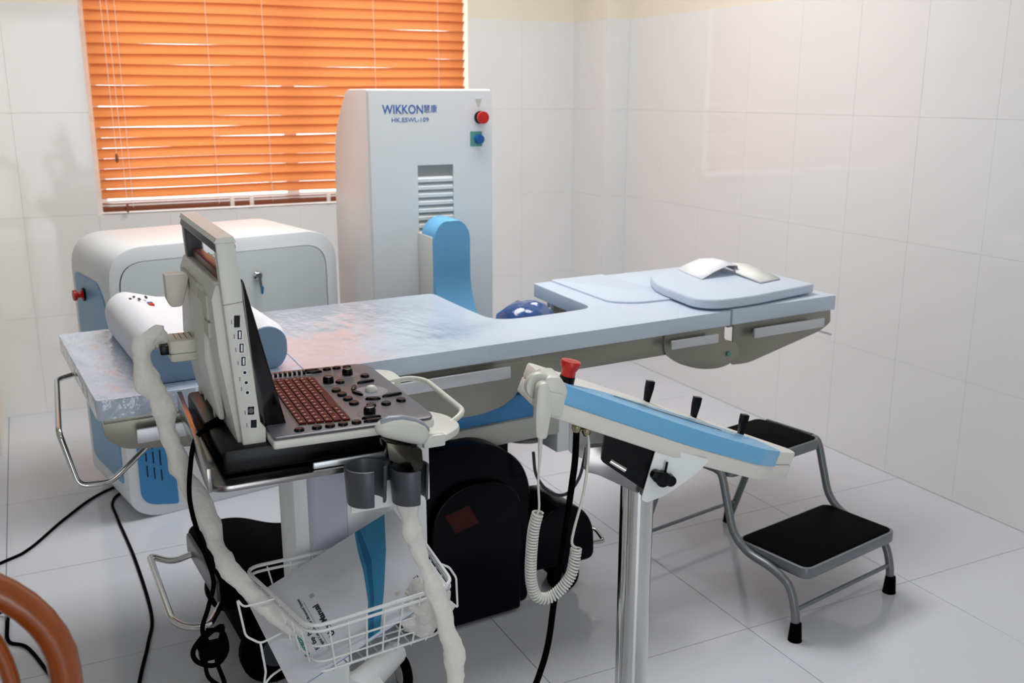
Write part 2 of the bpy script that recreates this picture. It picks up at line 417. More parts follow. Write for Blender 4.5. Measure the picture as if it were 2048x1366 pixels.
for i, x in enumerate((.062, .085, .108)):
    for z0, z1 in ((.205 - i * .012, .235), (.150 - i * .012, .190 - i * .012), (.245, .28)):
        box_bm((x - .0018, -.0052, z0), (x + .0018, -.003, z1), bm=bm)
fin(bm, 'vent_slots', BLACK, cab, 0)
sp = rpoly([(.055, .12), (CD - .05, .12), (CD - .05, .80), (.13, .80), (.055, .74)], [.01, .04, .03, .03, .03])
tag(prism('side_panel', sp, -.004, .02, BLUE2, cab, 'x'), 'blue side panel')
es = lathe('emergency_stop', [(.020, .0), (.020, -.008), (.010, -.012), (.010, -.022), (.018, -.026), (.019, -.036), (.001, -.038)], RED, cab, 20, 'x', (-.004, .30, .735))
lathe('button_collar', [(.023, 0), (.023, -.007), (.012, -.010), (.001, -.010)], BLACK, es, 20, 'x', (-.0035, .30, .735))

# ------------------------------------------------------------------ treatment tower
tow = thing('lithotripter_tower', (1.055, 3.25, 0), 0, 'tall white machine tower with blue curved arm cover, beside the blind', 'medical machine')
prof = [(0, 0.0), (.43, 0), (.43, .6), (.425, 1.0), (.40, 1.25), (.31, 1.35), (.235, 1.415), (0, 1.415)]
prism('housing', rpoly(prof, [.01, .02, .1, .1, .1, .06, .03, .012]), 0, .46, mat('tower side paint', (226, 226, 226), .33), tow, 'x', bw=.006)
# front sheet with an opening for the louvre
def ring_plate(name, outer, inner, y0, y1, m, parent):
    bm = bmesh.new()
    def loop(pts, y): return [bm.verts.new((p[0], y, p[1])) for p in pts]
    (ox0, ox1, oz0, oz1), (ix0, ix1, iz0, iz1) = outer, inner
    O = [(ox0, oz0), (ox1, oz0), (ox1, oz1), (ox0, oz1)]; I = [(ix0, iz0), (ix1, iz0), (ix1, iz1), (ix0, iz1)]
    a, b, c, d_ = loop(O, y0), loop(I, y0), loop(O, y1), loop(I, y1)
    for k in range(4):
        j = (k + 1) % 4
        bm.faces.new([a[k], a[j], b[j], b[k]]); bm.faces.new([c[k], d_[k], d_[j], c[j]])
        bm.faces.new([a[k], c[k], c[j], a[j]]); bm.faces.new([b[k], b[j], d_[j], d_[k]])
    return fin(bm, name, m, parent)
ring_plate('front_sheet', (.003, .457, .03, 1.41), (.172, .306, .60, 1.158), -.012, .0, WHITE, tow)
fin(prism_bm(rpoly([(.172, .6), (.306, .6), (.306, 1.158), (.172, 1.158)], .004), -.0015, .004), 'louvre_back', mat('louvre grey', (158, 162, 160), .5), tow)
z = 1.118
while z > .72:
    sl = prism('louvre_slat', [(-.002, z), (-.0105, z - .008), (-.0105, z - .0185), (-.002, z - .0185)], .173, .305, WHITE, tow, 'x'); z -= .0265
mt = frame((.149, -.0125, 1.351), (1, 0, 0), (0, 0, 1))
text('lettering', 'WIKKON', .042, LOGOB, tow, frame((.124, -.0125, 1.346), (1, 0, 0), (0, 0, 1)), sx=.84, bold=.0006)
text('lettering', '\u6167\u5eb7', .029, LOGOB, tow, frame((.223, -.0125, 1.347), (1, 0, 0), (0, 0, 1)), sx=.88)
text('lettering', 'HK.ESWL-109', .021, LOGOB, tow, frame((.149, -.0125, 1.312), (1, 0, 0), (0, 0, 1)), sx=1.1)
prism('warning_label', rpoly([(.392, 1.382), (.418, 1.382), (.405, 1.352)], .002), -.0128, -.012, mat('pale label', (190, 194, 190), .5), tow)
es = lathe('emergency_stop', [(.014, -.012), (.014, -.022), (.011, -.028), (.021, -.033), (.021, -.045), (.001, -.046)], RED, tow, 24, 'y', (.410, 0, 1.318))
lathe('button_collar', [(.022, -.012), (.022, -.018), (.013, -.021), (.001, -.021)], BLACK, es, 24, 'y', (.410, 0, 1.318))
tag(prism('button_label', [(.372, 1.27), (.418, 1.27), (.418, 1.218), (.372, 1.218)], -.0132, -.012, TEAL, tow), 'teal sticker behind the blue button')
lathe('push_button', [(.017, -.013), (.017, -.02), (.015, -.024), (.015, -.032), (.001, -.033)], BLUEB, tow, 24, 'y', (.404, 0, 1.243))
# blue arm cover: a thick rounded shell that flares forward at the bottom
def arm_pts(wl, wr, top, bot):
    r = (wr - wl) / 2; cx = (wl + wr) / 2; pts = [(wl, bot)]
    pts += [(cx - r * math.cos(math.pi * k / 16), top - r + r * math.sin(math.pi * k / 16)) for k in range(17)]
    return pts + [(wr, bot)]
def flare(v):
    t = max(0, (.80 - v.z) / .30); c = Vector(v); c.y -= .17 * t * t; c.x += (.03 * t * t if v.x > .25 else 0); return c
bm = bmesh.new(); apt = arm_pts(.168, .307, .985, .0)
levels = [.50 + .03 * k for k in range(13)]
outline = [(.168, zz) for zz in levels[:-1]] + [(p[0], p[1]) for p in arm_pts(.168, .307, .985, .86)] + [(.307, zz) for zz in reversed(levels[:-1])]
A = [bm.verts.new(flare(Vector((p[0], -.150, p[1])))) for p in outline]
Ain = [bm.verts.new(flare(Vector((p[0] * .94 + .2375 * .06, -.158, min(p[1], .978) if p[1] > .9 else p[1])))) for p in outline]
B = [bm.verts.new(Vector((p[0], -.045, p[1]))) for p in outline]
n_ = len(outline)
for k in range(n_ - 1):
    bm.faces.new([A[k], A[k + 1], B[k + 1], B[k]]); bm.faces.new([A[k], Ain[k], Ain[k + 1], A[k + 1]])
for k in range((n_ - 1) // 2):
    a, b = Ain[k], Ain[k + 1]; c, d2 = Ain[n_ - 2 - k], Ain[n_ - 1 - k]
    if b != c: bm.faces.new([a, b, c, d2])
bm.faces.new([B[0], Ain[0], Ain[-1], B[-1]]) if False else None
tag(fin(bm, 'arm_cover', BLUE, tow, 40), 'light blue arched arm cover')
tag(box('arm_side_plate', (.166, -.148, .50), (.300, -.012, .925), WHITEP, tow), 'white side plate of the arm')

# ------------------------------------------------------------------ treatment table
tab = thing('treatment_table', (.081, 2.124, 0), 4, 'long pale blue treatment table with steel side plates in the middle of the room', 'treatment table')
ZT, ZB = .78, .735
left_pad = rpoly([(0, 0), (.45, 0), (.50, .677), (.0, .677)], [.015, .002, .002, .015])
tag(prism('head_pad', left_pad, ZB, ZT, FILM, tab, 'z', bw=.008, seg=3), 'pad section under wrinkled clear plastic film')
mid = rpoly([(.452, 0), (1.748, 0), (1.748, .66), (1.467, .66), (1.438, .42), (1.42, .24), (1.24, .226), (1.08, .235), (1.085, .45), (1.10, .677), (.502, .677)],
            [.002, .006, .005, .008, .06, .05, .10, .10, .1, .03, .002])
mid_left = rpoly([(.452, 0), (.97, 0), (.97, .677), (.502, .677)], .002)
prism('middle_pad', mid, ZB, ZT, None, tab, 'z', bw=.008, seg=3)
mp_ = tab.children[-1]; mp_.data.materials.clear()
mixm = mat('vinyl half under film', (192, 204, 220), .34, coat=1.0, bump=.55, bscale=18, stretch=(1, .45, 1))
nt = mixm.node_tree; b_ = nt.nodes['Principled BSDF']
tc = nt.nodes.new('ShaderNodeTexCoord'); sx_ = nt.nodes.new('ShaderNodeSeparateXYZ'); mr = nt.nodes.new('ShaderNodeMapRange')
mr.inputs['From Min'].default_value = .85; mr.inputs['From Max'].default_value = 1.15; mr.inputs['To Min'].default_value = 1; mr.inputs['To Max'].default_value = .0
nt.links.new(tc.outputs['Object'], sx_.inputs[0]); nt.links.new(sx_.outputs[0], mr.inputs['Value']); nt.links.new(mr.outputs[0], b_.inputs['Coat Weight'])
mm = nt.nodes.new('ShaderNodeMath'); mm.operation = 'MULTIPLY'; mm.inputs[1].default_value = .8
nt.links.new(mr.outputs[0], mm.inputs[0])
for n in nt.nodes:
    if n.type == 'BUMP': nt.links.new(mm.outputs[0], n.inputs['Strength'])
mp_.data.materials.append(mixm)
up_ = rpoly([(1.545, .20), (1.748, .20), (1.748, .662), (1.535, .662)], [.04, .002, .002, .01])
prism('raised_pad_edge', rpoly([(1.50, .27), (1.56, .215), (1.747, .20), (1.747, .659), (1.535, .659)], [.03, .05, .002, .002, .01]), ZT - .002, ZT + .006, VINYL, tab, 'z', bw=.003)
prism('foot_pad', rpoly([(1.755, 0), (2.19, 0), (2.19, .655), (1.755, .655)], [.004, .01, .02, .004]), ZB, ZT + .002, VINYL, tab, 'z', bw=.008, seg=3)
# steel side plates, near and far side
plL = rpoly([(.008, .733), (.014, .69), (.045, .662), (.20, .640), (.60, .640), (.66, .62), (.78, .598), (.92, .592), (1.0, .612), (1.045, .655), (1.066, .70), (1.068, .733)], [.0, .01, .02, .03, .03, .03, .04, .06, .06, .05, .02, 0])
for yy, nm in ((.014, 'near'), (.60, 'far')):
    prism('side_plate', plL if nm == 'near' else [(p[0], p[1]) for p in plL], yy, yy + .006, STEEL, tab, bw=.001)
    if nm == 'near': prism('side_beam', [(1.06, .733), (1.56, .733), (1.56, .672), (1.06, .672)], yy + .001, yy + .022, STEEL, tab, bw=.001)
    prism('hinge_plate', rpoly([(1.51, .733), (1.735, .733), (1.735, .692), (1.79, .675), (1.80, .63), (1.74, .604), (1.65, .610), (1.56, .642), (1.51, .678)], [0, 0, .01, .03, .03, .04, .06, .05, .02]), yy - .004, yy + .002, STEEL, tab, bw=.001)
    prism('foot_side_plate', rpoly([(1.775, .733), (2.185, .733), (2.19, .69), (2.15, .668), (1.84, .602), (1.775, .606)], [0, 0, .01, .02, .03, .01]), yy + .003, yy + .008, STEEL, tab, bw=.001)
    lathe('hinge_bolt', [(.008, 0), (.008, -.004), (.001, -.005)], mat('green bolt cap', (70, 140, 130), .4), tab, 14, 'y', (1.755, yy - .004, .645))
for x0, x1, z0, z1 in ((.07, .30, .680, .712), (.62, .985, .690, .722), (1.51, 1.685, .695, .722), (1.825, 2.12, .690, .720)):
    rail = box('side_rail', (x0, -.022, z0), (x1, -.014, z1), SATIN, tab, bw=.003)
    for xx in (x0 + .03, x1 - .03): lathe('rail_spacer', [(.006, -.014), (.006, .014)], STEEL, rail, 12, 'y', (xx, 0, (z0 + z1) / 2))
    if x0 != .62: box('side_rail', (x0, .636, z0), (x1, .644, z1), SATIN, tab, bw=.003)
# under frame
box('pad_board', (.012, .012, .723), (1.04, .64, .7349), STEEL, tab, bw=.001)
box('pad_board', (1.07, .022, .723), (1.745, .22, .7349), STEEL, tab, bw=.001)
box('support_plate', (1.50, .60, .68), (1.56, .608, .7349), WHITE, tab)
box('pad_board', (1.49, .22, .723), (1.745, .62, .7349), STEEL, tab, bw=.001)
box('pad_board', (1.757, .02, .723), (2.18, .62, .7349), STEEL, tab, bw=.001)
box('cross_beam', (.10, .02, .655), (.14, .60, .70), STEEL, tab); box('cross_beam', (1.60, .02, .655), (1.64, .60, .70), STEEL, tab)
# push handles at the head end
tube('push_handle', bentpath([(.10, .60, .70), (-.03, .50, .705), (-.07, .08, .70), (-.045, .06, .58), (.02, .06, .575), (.12, .10, .64)], .02), .0065, CHROME, tab, 10)
# column housing under the top
tag(box('lift_housing_band', (.86, .10, .525), (1.19, .56, .60), DBLUE, tab, bw=.01), 'blue band around the lift housing')
box('lift_housing', (.86, .09, .465), (1.21, .58, .53), mat('housing grey', (176, 178, 172), .4), tab, bw=.008)
box('lift_housing_upper', (.80, .15, .595), (1.18, .50, .70), STEEL, tab, bw=.006)
box('lift_column', (.92, .18, .1), (1.1, .42, .52), NAVY, tab, bw=.02)
box('control_box', (1.22, .12, .395), (1.30, .25, .50), WHITE, tab, bw=.006)
tube('foot_release', [(2.13, .05, .672), (2.20, .02, .648)], .004, CHROME, tab)
# black wheeled base: two pods joined by a low beam
def pod(name, poly, y0, y1, m=NAVY, bw=.02): return prism(name, poly, y0, y1, m, tab, bw=bw, seg=3)
bp1 = rpoly([(.70, .012), (1.07, .012), (1.078, .36), (1.05, .43), (1.00, .475), (.93, .51), (.70, .51)], [.01, .02, .05, .05, .04, .04, .02])
tag(pod('base_shell', bp1, .03, .56), 'tall glossy blue-black shell of the base')
pod('base_arch', rpoly([(.74, .012), (1.03, .012), (1.035, .34), (.98, .40), (.86, .415), (.77, .36)], [.01, .01, .08, .08, .08, .08]), .002, .08)
tag(pod('outrigger', rpoly([(1.06, .10), (1.29, .09), (1.285, .20), (1.24, .265), (1.16, .285), (1.06, .21)], [.01, .03, .05, .06, .06, .05]), .02, .20), 'arched outrigger over the right castors')
pod('outrigger', rpoly([(1.06, .10), (1.29, .09), (1.285, .20), (1.24, .265), (1.16, .285), (1.06, .21)], [.01, .03, .05, .06, .06, .05]), .42, .58)
pod('base_beam', [(.29, .05), (1.04, .05), (1.04, .145), (.29, .145)], .09, .42, BLACKM)
tag(pod('base_shell', rpoly([(.24, .19), (.70, .15), (.70, .225), (.535, .215), (.47, .225), (.37, .27), (.24, .27)], [.03, .01, .02, .03, .03, .04, .03]), .07, .44, BLACKM), 'lower black shell of the base at the head end')
prism('base_side_cover', rpoly([(.085, .20), (.425, .20), (.42, .262), (.09, .262)], .02), .232, .242, mat('dark plum-grey plastic', (52, 52, 62), .3), tab, 'x', bw=.004)
prism('warning_sticker', [(.80, .34), (.87, .355), (.90, .30), (.83, .285)], .0008, .0025, mat('dark red sticker', (52, 4, 5), .5, spec=.2), tab)
lathe('base_cap', [(.016, .497), (.016, .503), (.001, .504)], BLACKM, tab, 16, c=(.98, .25, -.025))
for x, y, r_ in ((1.20, .05, .048), (1.235, .14, .048), (1.20, .50, .048), (.345, .03, .085), (.345, .42, .075)):
    c = lathe('caster_wheel', [(r_ * .3, -.018), (r_ * .9, -.018), (r_, -.012), (r_, .012), (r_ * .9, .018), (r_ * .3, .018)], BLACKM, tab, 28, 'y', (x, y, r_))
    lathe('wheel_hub', [(r_ * .45, -.021), (r_ * .45, .021)], DGREY, c, 20, 'y', (x, y, r_))
    box('fork', (x - .012, y - .024, r_), (x + .012, y + .024, r_ + .06), BLACK, c, bw=.003)
tube('base_handle', bentpath([(.24, .375, .215), (.185, .385, .20), (.135, .42, .215), (.118, .05, .215), (.14, .01, .21), (.185, -.01, .21), (.25, .10, .21)], .022), .0085, CHROME, tab, 12)
tube('base_handle', bentpath([(1.27, .10, .18), (1.325, .07, .155), (1.33, .03, .13), (1.27, .03, .14)], .015), .006, CHROME, tab, 10)

# water cushion seen through the cut-out
wc = thing('water_cushion', (1.345, 2.64, .665), 0, 'shiny dark blue water cushion of the shock head inside the table cut-out', 'cushion')
bm = lathe_bm([(.07, -.14), (.095, -.06), (.10, -.02), (.098, .03), (.085, .07), (.06, .098), (.03, .11), (.004, .112)], 28)
for v in bm.verts:
    k = 1 + .06 * noise.noise(v.co * 22); v.co.x *= k * 1.05; v.co.y *= k; v.co.z += .012 * noise.noise(v.co * 30 + Vector((5, 0, 0)))
fin(bm, 'cushion_bellows', CAPBLUE, wc, 60)
lathe('shock_head', [(.09, -.32), (.115, -.30), (.115, -.16), (.08, -.13), (.001, -.13)], DGREY, wc, 28)
tube('head_arm', catmull([(0, 0, -.25), (-.10, .2, -.22), (-.12, .42, -.16)], 6), .04, WHITEP, wc, 14)

# foot rest pad on the table with papers
fp = thing('loose_foot_pad', (.081, 2.124, 0), 4, 'thin pale blue pad with curved front lying on the far end of the table', 'cushion')
prism('pad', rpoly([(1.70, .30), (1.655, .06), (1.70, .005), (1.83, -.0), (2.135, .045), (2.165, .42), (2.02, .52), (1.80, .47)], [.06, .06, .06, .1, .01, .01, .05, .1]), ZT + .0065, ZT + .036, VINYL, fp, 'z', bw=.007, seg=3)
fm = Matrix.Translation((.081, 2.124, 0)) @ Matrix.Rotation(R(4), 4, 'Z')
def sheet(name, rows_, m, label, cat, thick=.0007):
    bm = bmesh.new(); V = [[bm.verts.new(fm @ Vector(p)) for p in r_] for r_ in rows_]
    for i in range(len(V) - 1):
        for j in range(len(V[0]) - 1): bm.faces.new([V[i][j], V[i][j + 1], V[i + 1][j + 1], V[i + 1][j]])
    o = fin(bm, name, m, None, 60); s = o.modifiers.new('s', 'SOLIDIFY'); s.thickness = thick; s.offset = 1
    return tag(o, label, cat)
zp = ZT + .0372
sheet('paper_sheet', [[(1.87, .275, zp), (1.93, .285, zp + .018), (1.99, .29, zp + .032), (2.045, .30, zp + .026), (2.055, .31, zp + .004)],
                      [(1.90, .38, zp), (1.95, .39, zp + .018), (2.02, .40, zp + .032), (2.08, .41, zp + .026), (2.09, .42, zp + .004)],
                      [(1.93, .47, zp), (1.98, .48, zp + .012), (2.04, .485, zp + .024), (2.10, .49, zp + .02), (2.12, .49, zp + .004)]], PAPER,
      'creased white sheet of paper propped up on the loose pad', 'paper')
sheet('notepad', [[(1.985, .13, zp), (2.09, .15, zp)], [(2.02, .28, zp + .006), (2.13, .27, zp + .002)], [(2.07, .36, zp + .02), (2.145, .36, zp + .010)]], mat('cream pad', (226, 228, 224), .6),
      'small off-white booklet lying beside the creased paper on the loose pad', 'booklet', .006)

# contour pillow across the head section
pil = thing('contour_pillow', (.081, 2.124, ZT), 4, 'white contour foam pillow with blue ends lying across the head of the table', 'pillow')
pp = rpoly([(.115, .012), (.13, .0), (.42, .0), (.44, .03), (.44, .085), (.40, .112), (.34, .095), (.27, .078), (.20, .098), (.15, .112), (.108, .082)], [.01, .02, .02, .03, .04, .04, .05, .08, .05, .04, .04], 5)
bm = bmesh.new(); ny = 10; rings = []
for j in range(ny + 1):
    y = .055 + .60 * j / ny; s = 1 if 0 < j < ny else .93
    rings.append([bm.verts.new(((p[0] - .29) * s + .29 + .0 * y, y + (.01 if j == 0 else 0), max(.001, (p[1] - .05) * s + .05 - (.002 if s < 1 else 0)))) for p in pp])
for a, b in zip(rings, rings[1:]):
    for k in range(len(pp)): bm.faces.new([a[k], b[k], b[(k + 1) % len(pp)], a[(k + 1) % len(pp)]])
fin(bm, 'pillow_body', PILLOWM, pil, 60)
for y in (.058, .651):
    s = .93
    prism('end_panel', [((p[0] - .29) * s + .29, (p[1] - .05) * s + .048) for p in pp], y, y + .009, PILLOWB, pil, bw=.003)
text('lettering', 'OK', .022, INK, pil, frame((.15, .50, .1215), (.25, 1, 0), (-1, .25, 0)), sx=.9) if False else None
bm = bmesh.new()
for (x, y, a, b) in ((.165, .52, .006, .02), (.185, .51, .005, .022), (.178, .545, .005, .015), (.205, .53, .004, .018)):
    box_bm((x - a / 2, y - b / 2, .108), (x + a / 2, y + b / 2, .1085 - abs(x - .16) * .12), bm=bm)
tag(fin(bm, 'print_marks', INK, pil, 0), 'small illegible dark print')
tag(box('print_mark_red', (.20, .455, .09), (.212, .475, .1005), RED, pil, bw=0), 'red print mark'); tag(box('print_mark_blue', (.20, .476, .09), (.212, .492, .1005), LOGOB, pil, bw=0), 'blue print mark')

# ------------------------------------------------------------------ trolley
tr = thing('equipment_trolley', (.45, 1.72, 0), 0, 'white medical trolley with steel tray carrying the ultrasound machine', 'trolley')
T0 = Vector((.45, 1.72, 0))
def tl(p): return (p[0] - T0.x, p[1] - T0.y, p[2])
def tb(name, a, b, m, bw=.003, par=tr): return box(name, tl(a), tl(b), m, par, bw)
tray = rpoly([(.205, 1.50), (.56, 1.50), (.56, 1.95), (.222, 1.95)], [.04, .01, .01, .03])
prism('tray', [(p[0] - T0.x, p[1] - T0.y) for p in tray], .785, .796, STRAY, tr, 'z', bw=.003)
prism('tray_lip', [(p[0] - T0.x, p[1] - T0.y) for p in rpoly([(.205, 1.50), (.212, 1.50), (.232, 1.95), (.222, 1.95)], .001)], .79, .83, STRAY, tr, 'z', bw=.002)
tag(tb('column', (.395, 1.77, .09), (.50, 1.90, .785), WHITE, .02), 'white front post of the trolley')
tag(prism('column_panel', [(p[0] - T0.x, p[1] - T0.y) for p in rpoly([(.425, 1.755), (.50, 1.755), (.50, 1.80), (.425, 1.80)], [.03, .005, .005, .03])], .49, .785, LAV, tr, 'z', bw=.002), 'lavender-grey rounded trim')
ub = tb('column_housing', (.502, 1.765, .635), (.672, 1.90, .785), WHITE, .004)
ub2 = tb('column_housing', (.502, 1.765, .47), (.672, 1.90, .632), WHITE, .004)
tag(prism('side_shelf', [(p[0] - T0.x, p[1] - T0.y) for p in rpoly([(.50, 1.487), (.60, 1.487), (.655, 1.53), (.652, 1.60), (.625, 1.64), (.60, 1.70), (.60, 1.78), (.63, 1.83), (.66, 1.86), (.66, 1.93), (.62, 1.955), (.50, 1.955)], [.0, .03, .03, .02, .02, .04, .04, .02, .02, .02, .02, 0])], .812, .826, WHITEP, tr, 'z', bw=.004), 'white side shelf with a scooped edge')
tag(tube('push_handle', bentpath([tl((.615, 1.85, .822)), tl((.665, 1.835, .832)), tl((.69, 1.80, .832)), tl((.682, 1.585, .830)), tl((.64, 1.56, .82))], .03), .0055, WHITEP, tr, 10), 'white loop handle')
tb('shelf_clip', (.56, 1.478, .812), (.60, 1.49, .834), WHITEP)
bk = tb('bracket_plate', (.440, 1.520, .70), (.585, 1.526, .80), WHITE, .002)
tb('bracket_top', (.375, 1.506, .797), (.50, 1.512, .809), SATIN)
# cup holders : open dark rings with a slot
def cup(cx, cy, zt, r_, h, slot):
    bm = bmesh.new(); n = 30; a0, a1 = R(slot + 22), R(slot + 338); t = .0045
    lo, li, bo, bi = [], [], [], []
    for k in range(n + 1):
        a = a0 + (a1 - a0) * k / n; c_, s_ = math.cos(a), math.sin(a)
        zt_ = zt + .004 if k in (0, n) else zt
        lo.append(bm.verts.new((cx + r_ * c_, cy + r_ * s_, zt))); li.append(bm.verts.new((cx + (r_ - t) * c_, cy + (r_ - t) * s_, zt)))
        q = .90; bo.append(bm.verts.new((cx + r_ * q * c_, cy + r_ * q * s_, zt - h))); bi.append(bm.verts.new((cx + (r_ * q - t) * c_, cy + (r_ * q - t) * s_, zt - h)))
    for k in range(n):
        bm.faces.new([lo[k], lo[k + 1], li[k + 1], li[k]]); bm.faces.new([bo[k], bi[k], bi[k + 1], bo[k + 1]])
        bm.faces.new([lo[k], bo[k], bo[k + 1], lo[k + 1]]); bm.faces.new([li[k], li[k + 1], bi[k + 1], bi[k]])
    for k in (0, n): bm.faces.new([lo[k], li[k], bi[k], bo[k]])
    bmesh.ops.recalc_face_normals(bm, faces=bm.faces); bevel(bm, .0012, 2, 60)
    return fin(bm, 'cup_holder', DGREY, tr)
cup(.452 - T0.x, 1.467 - T0.y, .806, .036, .064, -62)
cup(.528 - T0.x, 1.467 - T0.y, .792, .034, .062, -52)
tb('cup_bridge', (.478, 1.488, .765), (.503, 1.515, .800), DGREY, .004); tb('cup_bridge', (.44, 1.504, .755), (.56, 1.521, .785), DGREY, .004)
# base with legs and castors
tb('base_hub', (.36, 1.74, .085), (.60, 1.94, .13), WHITE, .015)
for ex, ey in ((.675, 2.005), (.26, 1.98), (.20, 1.60), (.70, 1.58)):
    a = Vector((.47 + (ex - .47) * .25, 1.82 + (ey - 1.82) * .25, .115)); b = Vector((ex, ey, .10))
    lg = fin(tube_bm([Vector(tl(a)), Vector(tl(a.lerp(b, .5))), Vector(tl(b))], lambda t: .038 - .010 * t, 12), 'leg', WHITE, tr, 50)
    wh = lathe('caster_wheel', [(.012, -.011), (.036, -.011), (.040, -.007), (.040, .007), (.036, .011), (.012, .011)], BLACKM, lg, 24, 'x', tl((ex + .018, ey, .040)))
    lathe('wheel_cap', [(.001, -.013), (.026, -.013), (.026, .013), (.001, .013)], WHITEP, lg, 20, 'x', tl((ex + .018, ey, .040)))

# ------------------------------------------------------------------ wire basket
bk = thing('wire_basket', (.30, 1.74, .40), 0, 'white wire basket hung on the trolley column', 'basket')
B0 = Vector((.30, 1.74, .40))
def bl(p): return Vector(p) - B0
rim = [(.345, 1.470, .532), (.580, 1.492, .532), (.622, 1.505, .532), (.640, 1.745, .532), (.290, 1.735, .532)]
low = [(.365, 1.50, .425), (.585, 1.515, .425), (.605, 1.53, .425), (.615, 1.72, .425), (.315, 1.715, .425)]
def rloop(pts, rad): return [Vector((p[0], p[1], pts[0][2])) for p in rpoly([(q[0], q[1]) for q in pts], rad, 6)]
rm = rloop([rim[0], rim[2], rim[3], rim[4]], .035); lm = rloop([low[0], low[2], low[3], low[4]], .02)
def side(t, s):  # s: perimeter side, t along, returns rim and low points
    R4, L4 = [rim[0], rim[2], rim[3], rim[4]], [low[0], low[2], low[3], low[4]]
    a, b = Vector(R4[s]), Vector(R4[(s + 1) % 4]); c, d_ = Vector(L4[s]), Vector(L4[(s + 1) % 4])
    return a.lerp(b, t), c.lerp(d_, t)
tag(tube('rim_wire', [bl(p) for p in rm], .0036, WIRE, bk, 8, closed=True), 'thick rim wire')
tube('rim_wire', [bl(p - Vector((0, 0, .012))) for p in rm], .0028, WIRE, bk, 8, closed=True)
for f_ in (.45, .78, 1.0):
    mid_ = [p.lerp(q, f_) for p, q in zip(rm, lm)]
    tube('ring_wire', [bl(p) for p in mid_], .0019 if f_ < 1 else .0026, WIRE, bk, 6, closed=True)
for s, n in ((0, 8), (2, 8), (1, 7), (3, 7)):
    for k in range(1, n):
        a, b = side(k / n, s); fs = [a - Vector((0, 0, .006)), b, b + Vector((0, 0, -.012))]
        tube('upright_wire', [bl(p) for p in fs[:2]], .0017, WIRE, bk, 6)
for k in range(1, 8):
    a, b = side(k / 8, 0)[1], side(1 - k / 8, 2)[1]
    tube('bottom_wire', [bl(a), bl(a.lerp(b, .04) - Vector((0, 0, .010))), bl(a.lerp(b, .96) - Vector((0, 0, .010))), bl(b)], .0017, WIRE, bk, 6)
for k in (2, 4): 
    a, b = side(k / 6, 1)[1], side(1 - k / 6, 3)[1]; tube('bottom_wire', [bl(a) + Vector((0, 0, -.01)), bl(b) + Vector((0, 0, -.01))], .0017, WIRE, bk, 6)
# outward hooks at both ends
tube('side_hook', bentpath([bl(p) for p in ((.318, 1.60, .53), (.262, 1.60, .527), (.252, 1.60, .545), (.262, 1.60, .47), (.285, 1.59, .455), (.325, 1.60, .46))], .008), .0021, WIRE, bk, 8)
tube('side_hook', bentpath([bl(p) for p in ((.285, 1.59, .456), (.290, 1.585, .40), (.285, 1.585, .375), (.30, 1.585, .39), (.345, 1.60, .40))], .006), .0021, WIRE, bk, 8)
tube('side_hook', bentpath([bl(p) for p in ((.628, 1.60, .53), (.652, 1.60, .515), (.666, 1.60, .49), (.668, 1.60, .425), (.650, 1.60, .445), (.62, 1.60, .445))], .006), .0022, WIRE, bk, 8)

# ------------------------------------------------------------------ manual in the basket
kk = 1.075
def sc(p): c = Vector((0, 0, H)); return c + (Vector(p) - c) * kk
P3, P1, P2, P4 = sc((.294, 1.397, .475)), sc((.267, 1.594, .542)), sc((.539, 1.591, .662)), sc((.566, 1.393, .595))
man = thing('user_manual', P3, 0, 'white user manual with blue stripe standing slanted in the wire basket', 'manual')
ex, ey = (P1 - P3), (P3 - P4); MW, MH = ex.length, ey.length
MF = frame((0, 0, 0), ex, ey)
def mb(name, x0, x1, y0, y1, z0, z1, m, bw=.0): 
    bm = box_bm((x0, y0, z0), (x1, y1, z1), bw)
    for v in bm.verts: v.co = MF @ v.co
    return fin(bm, name, m, man)
mb('pages', .001, MW - .001, -MH + .001, -.001, -.0095, -.0008, mat('page edges', (206, 208, 216), .7))
mb('cover', 0, MW, -MH, 0, -.0008, 0, PAPERB); mb('cover', 0, MW, -MH, 0, -.0104, -.0095, mat('blue-grey back cover', (120, 138, 170), .5))
def mpoly(name, pts, m, z=.0001):
    bm = prism_bm(pts, z, z + .0003, 'z')
    for v in bm.verts: v.co = MF @ v.co
    return fin(bm, name, m, man, 0)
# stripe: broad at far reading-end, narrowing then broad
mpoly('cover_stripe', [(MW, -.233), (MW, -.300), (.148, -.264), (.072, -.221), (.0, -.176), (.0, -.150), (.069, -.186), (.135, -.208), (.185, -.220)], INKBLUE)
mpoly('cover_stripe', [(MW, -.245), (.148, -.232), (.072, -.200), (.0, -.163), (.0, -.153), (.072, -.192), (.14, -.217), (MW, -.236)], mat('deep blue cover print', (38, 106, 146), .4), .0003)
def mtext(s, x, y, size, m, bold=0): return text('lettering', s, size, m, man, MF @ Matrix.Translation((x, y, .0006)), bold=bold, ext=.0002)
mtext('Sonoscape', .068, -.050, .0125, INKG, .0003); mtext('E1 Exp  Pro', .066, -.070, .0105, INK, .0003)
mtext('Digital Color Doppler Ultrasound System', .100, -.081, .0072, INK, .0001)
mb('rule_line', .03, .150, -.0878, -.0873, 0, .0005, INK)
mtext('User Manual', .088, -.103, .0155, INK, .0005)
mb('rule_line', .146, .155, -.110, -.101, 0, .0004, mat('pale grey print', (170, 172, 178), .6))
mtext('CE', .051, -.281, .012, INK, .0002)

